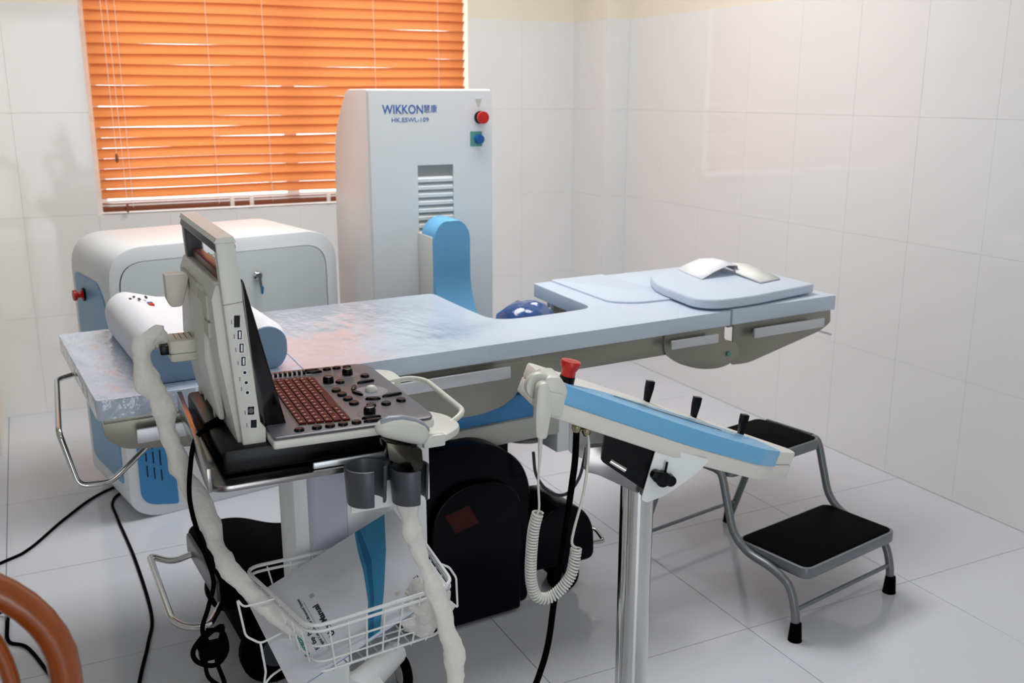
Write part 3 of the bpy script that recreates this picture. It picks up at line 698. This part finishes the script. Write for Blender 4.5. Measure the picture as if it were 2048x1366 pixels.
# plastic bag tucked in the basket
bm = bmesh.new(); bmesh.ops.create_icosphere(bm, subdivisions=4, radius=1)
for v in bm.verts:
    n_ = noise.noise(v.co * 2.3) * .35 + noise.noise(v.co * 6) * .14
    v.co = Vector((v.co.x * .05, v.co.y * .045, v.co.z * .05)) * (1 + n_)
bag = fin(bm, 'crumpled_plastic_bag', SLEEVE, None, 60); bag.location = (.572, 1.535, .487)
tag(bag, 'crumpled cloudy plastic bag at the right end of the wire basket', 'plastic bag')

# ------------------------------------------------------------------ ultrasound machine
us = thing('ultrasound_machine', (.30, 1.74, .797), 0, 'white portable ultrasound machine with upright screen and red-keyed keyboard on the trolley', 'ultrasound machine')
U0 = Vector((.30, 1.74, .797))
def ul(p): return Vector((p[0] - U0.x, p[1] - U0.y, p[2] - U0.z))
def uprism(name, pts, y0, y1, m, bw=.002, par=us, rad=.0): 
    q = [(p[0] - U0.x, p[1] - U0.z) for p in pts]
    if rad: q = rpoly(q, rad, 4)
    return prism(name, q, y0 - U0.y, y1 - U0.y, m, par, bw=bw)
def ubox(name, a, b, m, bw=.002, par=us): return box(name, tuple(ul(a)), tuple(ul(b)), m, par, bw)
side_p = [(.252, 1.177), (.281, 1.180), (.287, 1.127), (.288, 1.08), (.303, .877), (.311, .866), (.310, .834), (.273, .834), (.262, 1.0), (.255, 1.112)]
sf = uprism('side_frame', side_p, 1.55, 1.572, WHITEP, .0025)
uprism('side_frame', side_p, 1.898, 1.92, WHITEP, .0025)
uprism('back_shell', [(.242, 1.085), (.250, 1.108), (.282, 1.108), (.285, 1.08), (.301, .87), (.305, .835), (.268, .835), (.247, .99)], 1.566, 1.905, WHITEP, .003)
uprism('back_bulge', [(.240, 1.09), (.250, 1.09), (.262, .86), (.252, .86), (.235, .97)], 1.64, 1.88, WHITEP, .008)
tag(uprism('handle_bar', [(.250, 1.165), (.254, 1.181), (.279, 1.183), (.284, 1.168), (.282, 1.160), (.254, 1.158)], 1.5535, 1.9165, mat('dark handle inlay', (62, 64, 74), .4), .003, rad=0), 'dark grey carrying handle')
uprism('handle_top', [(.2505, 1.176), (.254, 1.1835), (.279, 1.1855), (.284, 1.176)], 1.549, 1.921, WHITEP, 0)
tag(uprism('handle_post', [(.254, 1.10), (.252, 1.16), (.28, 1.16), (.282, 1.10)], 1.872, 1.898, DGREY, .003), 'dark grey handle post')
ubox('display_hood', (.262, 1.60, 1.10), (.280, 1.87, 1.122), mat('dark red hood', (96, 38, 30), .35))
tag(uprism('display', [(.289, 1.10), (.294, 1.112), (.2965, 1.105), (.350, .862), (.345, .853), (.312, .853), (.304, .87)], 1.574, 1.895, mat('black display glass', (5, 5, 6), .12), .002), 'black display panel')
ubox('hinge', (.33, 1.58, .846), (.356, 1.60, .860), BLACK); ubox('hinge', (.33, 1.86, .846), (.356, 1.88, .860), BLACK)
# ports on the near side frame
def port(nm, x, z, w_, h_, m=BLACK, metal=True, tilt=.06):
    p = ul((x, 1.55, z)); mw = Matrix.Translation((p.x, p.y, p.z)) @ Matrix.Rotation(R(4), 4, 'Y')
    bm = box_bm((-w_ / 2, -.0008, -h_ / 2), (w_ / 2, .001, h_ / 2)); 
    for v in bm.verts: v.co = mw @ v.co
    o = fin(bm, nm, SATIN if metal else m, us, 0)
    bm = box_bm((-w_ / 2 + .0012, -.0012, -h_ / 2 + .0012), (w_ / 2 - .0012, .001, h_ / 2 - .0012))
    for v in bm.verts: v.co = mw @ v.co
    q = fin(bm, 'port_recess', BLACK, o, 0)
    if nm == 'usb_port':
        bm = box_bm((-.001, -.0016, -h_ / 2 + .003), (w_ / 2 - .003, 0, h_ / 2 - .003))
        for v in bm.verts: v.co = mw @ v.co
        fin(bm, 'port_tongue', SATIN, o, 0)
    return o
port('video_port', .2765, 1.050, .009, .019, metal=False)
for z_, x_ in ((1.028, .279), (1.006, .2805), (.984, .282)): port('usb_port', x_, z_, .009, .017)
for z_, x_ in ((.965, .283), (.948, .284), (.931, .285)):
    o = lathe('audio_jack', [(.0042, -.0006), (.0042, .001)], SATIN, us, 16, 'y', tuple(ul((x_, 1.55, z_)))); lathe('port_recess', [(.0026, -.0012), (.0026, .001)], BLACK, o, 12, 'y', tuple(ul((x_, 1.55, z_))))
o = port('video_port', .2885, .900, .013, .016); lathe('port_recess', [(.0045, -.0016), (.0045, .001)], MGREY, o, 14, 'y', tuple(ul((.2885, 1.55, .900))))
port('network_port', .2915, .877, .012, .016)
bm = bmesh.new()
for z_, x_ in ((1.05, .2675), (1.026, .270), (1.004, .271), (.982, .273), (.955, .274), (.938, .2755), (.898, .2785), (.876, .280)):
    box_bm(ul((x_, 1.5494, z_ - .0035)), ul((x_ + .0012, 1.551, z_ + .0035)), bm=bm)
tag(fin(bm, 'port_marks', MGREY, us, 0), 'tiny grey port symbols')
uprism('frame_seam', [(.2575, 1.078), (.2875, 1.081), (.2875, 1.0803), (.2575, 1.0773)], 1.5493, 1.551, MGREY, 0)
# back details
for (y, z, r_) in ((1.81, .865, .017), (1.88, .80, .012), (1.72, .852, .011)):
    z = max(z, .848)
    x = .262 + (.95 - z) * .06 - .010
    lathe('back_cap', [(r_, -.002), (r_, .012)], OFFW, us, 20, 'x', tuple(ul((x, y, z))))
for k, (y0, y1, z0, z1) in enumerate(((1.60, 1.69, 1.045, 1.085), (1.60, 1.69, 1.015, 1.04), (1.70, 1.79, 1.05, 1.09), (1.80, 1.87, 1.05, 1.09))):
    ubox('vent_grille', (.2395 - .0005, y0, z0), (.246, y1, z1), mat('pale grille', (196, 194, 186), .6), .001)
tag(ubox('probe_socket', (.192, 1.735, .944), (.246, 1.80, .985), OFFW, .008), 'probe plug box on the back')
ubox('socket_seam', (.1915, 1.7345, .9605), (.246, 1.8005, .9612), DGREY, 0)
bm = bmesh.new()
for i in range(4):
    for j in range(5): box_bm(ul((.205 + i * .009, 1.745 + j * .009, .984)), ul((.2065 + i * .009, 1.7505 + j * .009 + (i % 2) * .002, .9855)), bm=bm)
tag(fin(bm, 'plug_print', DGREY, us, 0), 'small dark print on the plug box')
tag(uprism('cable_hook', [(.198, 1.095), (.235, 1.095), (.24, 1.088), (.232, 1.06), (.224, 1.036), (.205, 1.036), (.199, 1.05)], 1.77, 1.80, OFFW, .006), 'ivory plastic cable hook')
ubox('plug_gap', (.178, 1.745, .958), (.194, 1.785, .975), BLACK)
# keyboard deck
KB = thing('x', (0, 0, 0), 0, 'x', 'x'); bpy.data.objects.remove(KB)
deck = rpoly([(.312, 1.505), (.585, 1.492), (.592, 1.515), (.592, 1.86), (.575, 1.885), (.318, 1.905)], [.005, .014, .008, .02, .01, .01])
def dz(v):
    return Vector((v.x - U0.x, v.y - U0.y, v.z - U0.z))
tag(prism('keyboard_base', deck, .842, .857, WHITEP, us, 'z', .004, fn=dz), 'white lower tray of the keyboard')
dk = tag(prism('keyboard_deck', [(p[0] * .985 + .0068, p[1] * .99 + .017) for p in deck], .857, .862, MGREY, us, 'z', .003, fn=dz), 'slate grey keyboard deck')
ubox('lower_body', (.235, 1.535, .799), (.585, 1.90, .8425), BLACK, .008)
# key block: corners (near-left, near-right, far-left)
def kp(s, t):  # s along X (0..1), t along Y (0 near .. 1 far)
    a, b, c, d_ = Vector((.366, 1.553)), Vector((.452, 1.538)), Vector((.376, 1.835)), Vector((.462, 1.818))
    return a.lerp(b, s).lerp(c.lerp(d_, s), t)
c4 = [kp(-.03, -.01), kp(1.03, -.01), kp(1.03, 1.01), kp(-.03, 1.01)]
prism('key_well', [(p.x, p.y) for p in c4], .8618, .8624, mat('black key well', (30, 10, 8), .5), dk, 'z', fn=lambda v: dz(v))
keybm = {}
def key(s0, s1, t0, t1, m=KEYM):
    w_, h_ = (s1 - s0) * .087 - .0022, (t1 - t0) * .283 - .0022
    k = (round(w_, 4), round(h_, 4))
    if k not in keybm:
        bm = box_bm((-w_ / 2, -h_ / 2, 0), (w_ / 2, h_ / 2, .0028)); bevel(bm, .0007, 1)
        me = bpy.data.meshes.new('key'); bm.to_mesh(me); bm.free(); me.materials.append(m); keybm[k] = me
    o = bpy.data.objects.new('key', keybm[k]); o.parent = dk; c = kp((s0 + s1) / 2, (t0 + t1) / 2); o.location = dz(Vector((c.x, c.y, .8624))); o.rotation_euler = (0, 0, R(-4)); col.objects.link(o)
    return c
leg = bmesh.new()
ncol = 15; rws = [0, 1 / 6, 2 / 6, 3 / 6, 4 / 6, 5 / 6, 1]
for r_ in range(6):
    k = 0
    while k < ncol:
        wdt = 1
        if r_ == 5 and k == 4: wdt = 5
        if r_ == 4 and k == 0: wdt = 2
        c = key(rws[r_], rws[r_ + 1], k / ncol, (k + wdt) / ncol)
        if not (wdt == 5):
            box_bm(dz(Vector((c.x - .0035, c.y - .002, .865))), dz(Vector((c.x + .0005, c.y + .0015, .8655))), bm=leg)
        k += wdt
tag(fin(leg, 'key_legends', KEYL, dk, 0), 'tiny pale key legends', kind='stuff')
# slide controls at the far end
ubox('slider_well', (.385, 1.845, .8612), (.468, 1.874, .8622), mat('grey blue well', (120, 130, 138), .4), .0, dk)
for k in range(8): ubox('slider_knob', (.386 + k * .0092, 1.852 + k * -.0006, .8622), (.3905 + k * .0092, 1.862 - k * .0006, .870), BLACK, .001, dk)
def btn(x, y, rx, ry, rot=0, h=.005, m=BLACK, nm='button'):
    bm = bmesh.new(); n = 18; rr = []
    for f_, zz in ((1, 0), (1, h * .6), (.8, h), (.35, h * .96)):
        rr.append([bm.verts.new((rx * f_ * math.cos(2 * math.pi * k / n), ry * f_ * math.sin(2 * math.pi * k / n), zz)) for k in range(n)])
    for a, b in zip(rr, rr[1:]):
        for k in range(n): bm.faces.new([a[k], a[(k + 1) % n], b[(k + 1) % n], b[k]])
    bm.faces.new(rr[0]); bm.faces.new(rr[-1])
    mw = Matrix.Translation(dz(Vector((x, y, .8615)))) @ Matrix.Rotation(R(rot), 4, 'Z')
    for v in bm.verts: v.co = mw @ v.co
    o = fin(bm, nm, m, dk, 45)
    return o
for p in ((.36, 1.526), (.389, 1.524), (.411, 1.523), (.433, 1.522), (.456, 1.521)): btn(*p, .0085, .0075)
for x, y in ((.487, 1.535), (.485, 1.518)): btn(x, y, .017, .005, -4)
for x, y in ((.471, 1.868), (.473, 1.853)): btn(x, y, .016, .0045, -4)
for x, y in ((.502, 1.864), (.522, 1.864), (.543, 1.862)): btn(x, y, .0085, .007)
for x, y in ((.478, 1.715), (.480, 1.685), (.482, 1.655), (.484, 1.625)): btn(x, y, .009, .011, -20)
for x, y in ((.500, 1.765), (.556, 1.785), (.508, 1.60), (.535, 1.598), (.566, 1.605)): btn(x, y, .0088, .010)
for x, y, rx, ry, ro in ((.512, 1.715, .005, .016, -25), (.508, 1.68, .005, .016, 20), (.523, 1.635, .014, .005, -20), (.545, 1.745, .018, .0045, 5), (.562, 1.642, .020, .0045, 5)): btn(x, y, rx, ry, ro)
for x, y in ((.480, 1.775), (.529, 1.812), (.492, 1.560)):
    d_ = btn(x, y, .022, .024, 0, .0012, MGREY, 'knob_dish')
    lathe('knob', [(.0105, 0), (.0105, .008), (.009, .0125), (.006, .0135), (.001, .0135)], BLACK, dk, 24, c=tuple(dz(Vector((x, y, .8622)))))
btn(.536, 1.685, .030, .034, 0, .001, mat('trackball dish', (124, 128, 138), .3), 'trackball_dish')
tag(lathe('trackball', [(.0115, 0), (.0118, .003), (.0105, .007), (.0075, .0105), (.004, .012), (.0005, .0125)], WHITEP, dk, 24, c=tuple(dz(Vector((.536, 1.685, .8615))))), 'white trackball')

# ------------------------------------------------------------------ probe in the holder
pb = thing('ultrasound_probe', (.52, 1.47, .80), 0, 'white ultrasound probe with grey top resting in the right cup holder', 'probe')
def loft(name, secs, m, parent, n=20):
    bm = bmesh.new(); rs = []
    for c, ax, ay, rx, ry in secs:
        rs.append([bm.verts.new(Vector(c) + Vector(ax) * rx * math.cos(2 * math.pi * k / n) + Vector(ay) * ry * math.sin(2 * math.pi * k / n)) for k in range(n)])
    for a, b in zip(rs, rs[1:]):
        for k in range(n): bm.faces.new([a[k], a[(k + 1) % n], b[(k + 1) % n], b[k]])
    bm.faces.new(rs[0]); bm.faces.new(rs[-1][::-1]); return fin(bm, name, m, parent, 60)
A_, B_ = Vector((-.052, -.012, .073)), Vector((.044, .004, .036)); ax = (B_ - A_).normalized(); ay = Vector((0, 1, 0)); az = ax.cross(ay)
secs = []
for t, rx, rz_ in ((0, .003, .003), (.05, .010, .010), (.18, .016, .017), (.4, .0185, .021), (.65, .0185, .022), (.85, .017, .020), (.97, .013, .014), (1, .006, .007)):
    secs.append((A_.lerp(B_, t) + az * (.006 * math.sin(math.pi * t)), ay, az, rx, rz_))
loft('probe_body', secs, WHITEP, pb)
secs2 = [(c + Vector(az) * .0035, a1, a2, r1 * .80, r2 * .93) for c, a1, a2, r1, r2 in secs[1:-1]]
tag(loft('probe_top', secs2, mat('blue-grey probe top', (134, 142, 154), .35), pb), 'blue-grey top face')
prism('probe_clip', rpoly([(-.035, .045), (.028, .022), (.030, -.010), (.018, -.018), (-.03, .012)], .004), -.014, .012, mat('dark steel', (70, 68, 62), .2, metal=1), pb, bw=.002)
lathe('probe_neck', [(.012, .03), (.010, -.02), (.007, -.05)], BLACK, pb, 16, c=(.012, 0, 0))

# ------------------------------------------------------------------ plastic covered cables
def wobble(t, base, amp, f_=38, ph=0): return base + amp * math.sin(t * f_ + ph) * math.sin(t * 17 + ph * 2)
s1 = catmull([(.190, 1.77, .975), (.172, 1.77, .992), (.152, 1.765, .970), (.152, 1.755, .92), (.172, 1.75, .872), (.178, 1.745, .812), (.196, 1.73, .745), (.226, 1.70, .66), (.250, 1.66, .58), (.300, 1.62, .515), (.345, 1.60, .47), (.38, 1.59, .44)], 10)
o = tube('covered_probe_cable', s1, lambda t: wobble(t, .0185 if t > .06 else .013, .0045), SLEEVE, None, 20, flat=.7)
crumple(o, .007, 34); tag(o, 'cable in cloudy plastic sleeve hanging from the plug box into the basket', 'cable')
s2 = catmull([(.531, 1.47, .775), (.529, 1.47, .742), (.526, 1.468, .692), (.543, 1.462, .623), (.569, 1.452, .54), (.593, 1.445, .435), (.590, 1.44, .36), (.575, 1.44, .28), (.56, 1.45, .17), (.55, 1.47, .06), (.57, 1.50, .02)], 10)
o = tube('covered_probe_cable', s2, lambda t: wobble(t, .0075 + min(1, t * 9) * .0095, .004, 31, 1.3), SLEEVE, None, 20, flat=.7)
crumple(o, .006, 34); tag(o, 'cable in cloudy plastic sleeve hanging from the cup holder to the floor', 'cable')
# mains lead
pc = thing('power_cord', (.26, 1.68, .83), 0, 'black power cord plugged into the back of the ultrasound machine, hanging in a knot', 'cable')
def pl_(p): return Vector(p) - Vector((.26, 1.68, .83))
tube('plug', [pl_((.262, 1.675, .850)), pl_((.232, 1.675, .838))], .009, BLACKM, pc, 12)
tube('cord', [pl_(p) for p in ((.240, 1.675, .842), (.215, 1.675, .822), (.203, 1.675, .775), (.197, 1.675, .71), (.209, 1.68, .632), (.226, 1.68, .55), (.214, 1.68, .50), (.200, 1.68, .45), (.225, 1.67, .40), (.190, 1.67, .43), (.235, 1.68, .455), (.222, 1.69, .385), (.235, 1.70, .30), (.215, 1.72, .15), (.20, 1.80, .006), (.16, 1.95, .004))], .0042, BLACKM, pc, 10, smooth=8)
tube('cord', [pl_(p) for p in ((.205, 1.672, .455), (.180, 1.67, .425), (.186, 1.67, .40), (.215, 1.66, .392), (.238, 1.67, .41), (.232, 1.67, .45), (.205, 1.668, .46))], .0045, BLACKM, pc, 10, smooth=8)
tube('cord', [pl_(p) for p in ((.200, 1.67, .42), (.203, 1.68, .36), (.235, 1.68, .32), (.262, 1.68, .27), (.25, 1.70, .15), (.27, 1.78, .005))], .004, BLACKM, pc, 10, smooth=8)
bx = box_bm(pl_((.190, 1.664, .398)), pl_((.236, 1.69, .430)), .006); fin(bx, 'moulded_plug', BLACKM, pc)

# ------------------------------------------------------------------ control console on its pole
con = thing('control_console', (.90, 1.36, 0), -15, 'blue and white control console tilted on a chrome pole, with three black switches', 'control console')
T1, E1, EN = Vector((-.116, 0, .918)), Vector((.9280, 0, -.3727)).normalized(), Vector((.372, .075, .925)).normalized()
E2 = EN.cross(E1).normalized(); CF = Matrix((E1, E2, EN)).transposed().to_4x4(); CF.translation = T1
def cfn(v): return CF @ v
plan = rpoly([(-.028, .0), (.27, 0), (.44, .062), (.60, .215), (.598, .245), (.40, .240), (.10, .205), (-.028, .19)], [.008, .06, .02, .02, .02, .05, .05, .02], 8)
plan_low = [(p[0], p[1] + .0) for p in plan]
prism('lower_shell', plan_low, -.060, -.030, mat('warm white shell', (218, 216, 208), .35), con, 'z', .004, 2, cfn)
prism('upper_shell', [(.005 + (p[0] - .005) * .995, p[1] * .985 + .002) for p in plan], -.030, -.002, mat('warm white upper shell', (224, 222, 214), .35), con, 'z', .004, 2, cfn)
bp_ = rpoly([(.0, -.0012), (.268, -.0012), (.432, .056), (.505, .115), (.47, .175), (.30, .150), (.08, .085), (.0, .02)], [.004, .06, .01, .02, .03, .08, .08, .01], 8)
tag(prism('blue_trim', bp_, -.031, .0015, BLUE, con, 'z', .002, 2, cfn), 'light blue band and top inlay')
prism('panel_recess', rpoly([(.10, .066), (.19, .062), (.36, .105), (.44, .135), (.43, .150), (.28, .125), (.17, .098)], [.01, .03, .02, .01, .01, .02, .03]), .0012, .0022, mat('pale blue panel', (150, 186, 212), .2), con, 'z', 0, 2, cfn)
tube('panel_groove', [cfn(Vector(p)) for p in ((.115, .071, .002), (.16, .077, .002), (.20, .074, .002), (.28, .088, .002), (.361, .112, .002))], .0011, BLACK, con, 6)
for s_, t_ in ((.240, .212), (.352, .222), (.452, .200)):
    bm = prism_bm(rpoly([(-.0045, -.004), (.0045, -.004), (.0078, .024), (.0078, .040), (-.0078, .040), (-.0078, .024)], .001), -.006, .006, bw=.001)
    ctr = cfn(Vector((s_, t_, .0)))
    mwk = Matrix.Translation(ctr) @ Matrix.Rotation(R(10), 4, 'Y')
    for v in bm.verts: v.co = mwk @ v.co
    fin(bm, 'toggle_switch', BLACK, con)
cb = Matrix.Translation(cfn(Vector((.020, .070, 0)))) @ Matrix.Rotation(R(12), 4, 'Y')
es = lathe('emergency_stop', [(.013, .010), (.013, .020), (.0165, .026), (.0185, .034), (.0175, .038), (.001, .040)], RED, con, 24, mw=cb)
lathe('button_collar', [(.014, -.004), (.014, .010), (.001, .010)], BLACK, es, 24, mw=cb)
# mounting hinge channel under the console
tag(prism('mount_plate', rpoly([(.048, .800), (.15, .765), (.12, .738), (.068, .704), (.032, .693), (.022, .70)], [.004, .01, .01, .02, .012, .005]), -.002, .002, WHITE, con, bw=.0008), 'white triangular mounting plate')
tag(prism('hinge_channel', rpoly([(-.075, .800), (-.045, .800), (.050, .775), (.022, .705), (-.055, .748), (-.080, .755)], [.005, .005, .005, .005, .01, .01]), .012, .03, STRAY, con, bw=.001), 'steel hinge channel')
bmx = prism_bm(rpoly([(-.045, .838), (.048, .790), (.030, .715), (-.050, .775)], .003), .004, .012); fin(bmx, 'motor_cover', BLACK, con)
prism('mount_plate', rpoly([(-.085, .845), (.03, .80), (.03, .75), (-.06, .745), (-.085, .76)], .005), .10, .104, WHITE, con)
tube('release_lever', [(-.035, .006, .775), (-.008, .0, .758)], .005, CHROME, con)
kn = lathe('clamp_knob', [(.010, -.004), (.014, -.008), (.014, -.020), (.001, -.021)], BLACK, con, 20, 'y', (.056, 0, .742))
lathe('knob_lobe', [(.010, -.006), (.010, -.020), (.001, -.021)], BLACK, kn, 16, 'y', (.070, 0, .738)); lathe('knob_lobe', [(.010, -.006), (.010, -.020), (.001, -.021)], BLACK, kn, 16, 'y', (.045, 0, .748))
tube('knob_lever', [(.060, -.012, .745), (.064, -.012, .772)], .0024, BLACK, kn, 8)
lathe('pole', [(.0305, .012), (.0305, .735)], CHROME, con, 40, c=(.03, .045, 0))
lathe('pole_collar', [(.034, .0), (.034, .02), (.0306, .022)], CHROME, con, 40, c=(.03, .045, .66)) if False else None
lathe('floor_flange', [(.20, 0), (.20, .012), (.18, .02), (.035, .024)], WHITE, con, 40, c=(.03, .045, 0))
# connectors and leads under the console
for x_, z_ in ((-.093, .840), (-.075, .833)):
    lathe('cable_gland', [(.007, 0), (.007, -.010), (.009, -.012), (.009, -.018), (.005, -.026)], mat('nickel', (170, 160, 130), .2, metal=1), con, 16, c=(x_, .02, z_ + .012))
tag(tube('console_lead', [(-.093, .02, .83), (-.096, .015, .78), (-.104, .0, .747), (-.116, .0, .653), (-.133, .0, .528), (-.152, -.0, .40), (-.20, .02, .25), (-.26, .08, .08), (-.28, .16, .008), (-.30, .4, .006)], .0058, BLACKM, con, 10, smooth=8), 'black lead')

# hand control on the console end
hc = thing('hand_control', (.90, 1.36, .9), -15, 'white hand switch with coiled cord hooked on the left end of the console', 'hand control')
def hz(pts): return [(p[0], p[1] - .9) for p in pts]
prism('cradle', hz(rpoly([(-.158, .940), (-.130, .938), (-.118, .914), (-.130, .864), (-.168, .872), (-.166, .90)], [.01, .006, .004, .008, .008, .01])), -.014, .05, WHITEP, hc, bw=.003)
prism('cradle_cover', hz(rpoly([(-.158, .918), (-.124, .908), (-.128, .868), (-.160, .878)], .006)), -.020, -.012, WHITEP, hc, bw=.002)
prism('handset', hz(rpoly([(-.176, .935), (-.158, .939), (-.150, .90), (-.160, .838), (-.178, .842), (-.180, .88)], [.01, .01, .02, .008, .006, .02])), -.040, -.018, WHITEP, hc, bw=.003)
bm = lathe_bm([(.022, -.008), (.024, -.004), (.024, .006), (.021, .010)], 28, 'y', (-.166, .0, .022)); tag(fin(bm, 'cradle_disc', WHITEP, hc, 40), 'round white end cap')
tube('straight_cord', [(-.169, -.03, -.06), (-.170, -.03, -.10), (-.171, -.025, -.14), (-.168, -.02, -.19), (-.172, -.02, -.205)], lambda t: .0045 - .0024 * min(1, t * 3), WHITEP, hc, 8, smooth=6)
tube('straight_cord', [(-.075, .02, -.065), (-.073, .01, -.10), (-.083, 0, -.175), (-.102, -.01, -.24), (-.106, -.01, -.268), (-.098, -.01, -.279)], .0026, WHITEP, hc, 8, smooth=6)
# coil
path = catmull([(-.170, -.02, -.20), (-.178, -.02, -.235), (-.182, -.02, -.29), (-.181, -.02, -.33), (-.172, -.02, -.358), (-.152, -.02, -.365), (-.130, -.02, -.352), (-.110, -.02, -.325), (-.100, -.01, -.295), (-.098, -.01, -.278)], 16)
L_ = [0]
for a, b in zip(path, path[1:]): L_.append(L_[-1] + (b - a).length)
turns = 54; cp = []; NN = turns * 10
up0 = Vector((0, 1, 0))
j = 0
for i in range(NN + 1):
    s = L_[-1] * i / NN
    while j < len(L_) - 2 and L_[j + 1] < s: j += 1
    t = (s - L_[j]) / max(1e-6, L_[j + 1] - L_[j]); c = path[j].lerp(path[j + 1], t); T = (path[j + 1] - path[j]).normalized()
    s_ = T.cross(up0).normalized(); a = 2 * math.pi * turns * i / NN
    cp.append(c + (s_ * math.cos(a) + up0 * math.sin(a)) * .0090)
tag(fin(tube_bm(cp, .0022, 6), 'coiled_cord', WHITEP, hc, 60), 'white coiled cord')
lead = tube('hanging_lead', catmull([(1.135, 2.18, .475), (1.14, 2.17, .41), (1.17, 2.15, .365), (1.215, 2.14, .355), (1.26, 2.15, .39), (1.29, 2.17, .45)], 8), .0045, mat('dark green-black lead', (10, 26, 28), .4), None, 8)
tag(lead, 'thin dark lead looping under the table beside the control box', 'cable')

# ------------------------------------------------------------------ step stool
st = thing('step_stool', (1.71, 1.755, 0), 10.6, 'two-step grey metal stool with black treads by the right wall', 'step stool')
for (y0, y1, zt) in ((-.015, .225, .205), (.255, .495, .402)):
    outer = rpoly([(-.005, y0), (.40, y0), (.40, y1), (-.005, y1)], .03, 6)
    s_ = prism('tread_frame', outer, zt - .034, zt - .003, GREYT, st, 'z', bw=.003)
    prism('tread_mat', rpoly([(.003, y0 + .008), (.392, y0 + .008), (.392, y1 - .008), (.003, y1 - .008)], .025, 6), zt - .004, zt, BLACKM, s_, 'z', bw=.001)
for x in (-.018, .413):
    f_ = tube('side_tube', catmull([(x, .0, .012), (x, .004, .08), (x, .03, .145), (x, .09, .172), (x, .17, .186), (x, .222, .225), (x, .25, .30), (x, .275, .375), (x, .30, .388)], 6), .0115, GREYT, st, 12)
    tube('side_tube', [(x, .30, .388), (x, .47, .388), (x, .475, .375), (x, .60, .012)], .0115, GREYT, st, 12)
    for y in (-.002, .602):
        lathe('rubber_foot', [(.019, 0), (.018, .006), (.0145, .05), (.012, .052)], BLACKM, st, 18, c=(x, y, 0))
tube('cross_brace', [(-.018, .004, .085), (.413, .004, .085)], .006, GREYT, st, 10)
tube('cross_brace', [(-.018, .575, .085), (.413, .575, .085)], .006, GREYT, st, 10)
for x in (-.018, .413): pass

# ------------------------------------------------------------------ wooden chair at the lower left
ch = thing('wooden_chair', (-.16, 1.1, 0), 0, 'orange varnished bentwood chair at the lower left corner, mostly cut off', 'chair')
cx_ = -.074
def hoop(rx, rz_, zc, r_, name, x0):
    pts = [(x0 - rx, 0, .42), (x0 - rx, 0, .60)] + [(x0 + rx * math.cos(math.pi - math.pi * k / 24), 0, zc + rz_ * math.sin(math.pi * k / 24)) for k in range(25)] + [(x0 + rx, 0, .60), (x0 + rx, 0, .42)]
    return tube(name, pts, r_, WOOD, ch, 16, flat=1.0)
hoop(.225, .17, .772, .0172, 'back_hoop', -.085)
hoop(.115, .16, .755, .009, 'inner_hoop', -.028)
prism('seat', rpoly([(-.30, -.42), (.14, -.42), (.16, .02), (-.30, .02)], .06), .42, .45, WOOD, ch, 'z', bw=.008)
for x, y in ((-.27, -.38), (.11, -.38), (-.27, 0), (.13, 0)): tube('leg', [(x, y, .42), (x * 1.05, y * 1.03, 0)], lambda t: .018 - .005 * t, WOOD, ch, 12)

# ------------------------------------------------------------------ cables on the floor
for pts, lab in (([(-.5, 2.95, .005), (-.198, 3.153, .005), (-.114, 3.225, .005), (-.004, 3.422, .005), (.12, 3.60, .005), (.30, 3.72, .005)], 'black cable running left across the floor from the cabinet'),
                 ([(.32, 3.62, .005), (.20, 3.585, .005), (.153, 3.50, .005), (.155, 3.36, .005), (.177, 3.005, .005), (.183, 2.637, .005), (.157, 2.478, .005), (.118, 2.307, .005), (.06, 2.0, .005)], 'black cable curving forward across the floor from the cabinet'),
                 ([(-.35, 2.70, .005), (-.22, 2.80, .005), (-.172, 2.80, .02), (-.172, 2.72, .02), (-.17, 2.648, .005), (-.125, 2.59, .005), (-.068, 2.398, .005), (.02, 2.1, .005)], 'short kinked black cable on the floor behind the wooden chair')):
    tag(tube('floor_cable', catmull(pts, 8), .0048, BLACKM, None, 8), lab, 'cable')
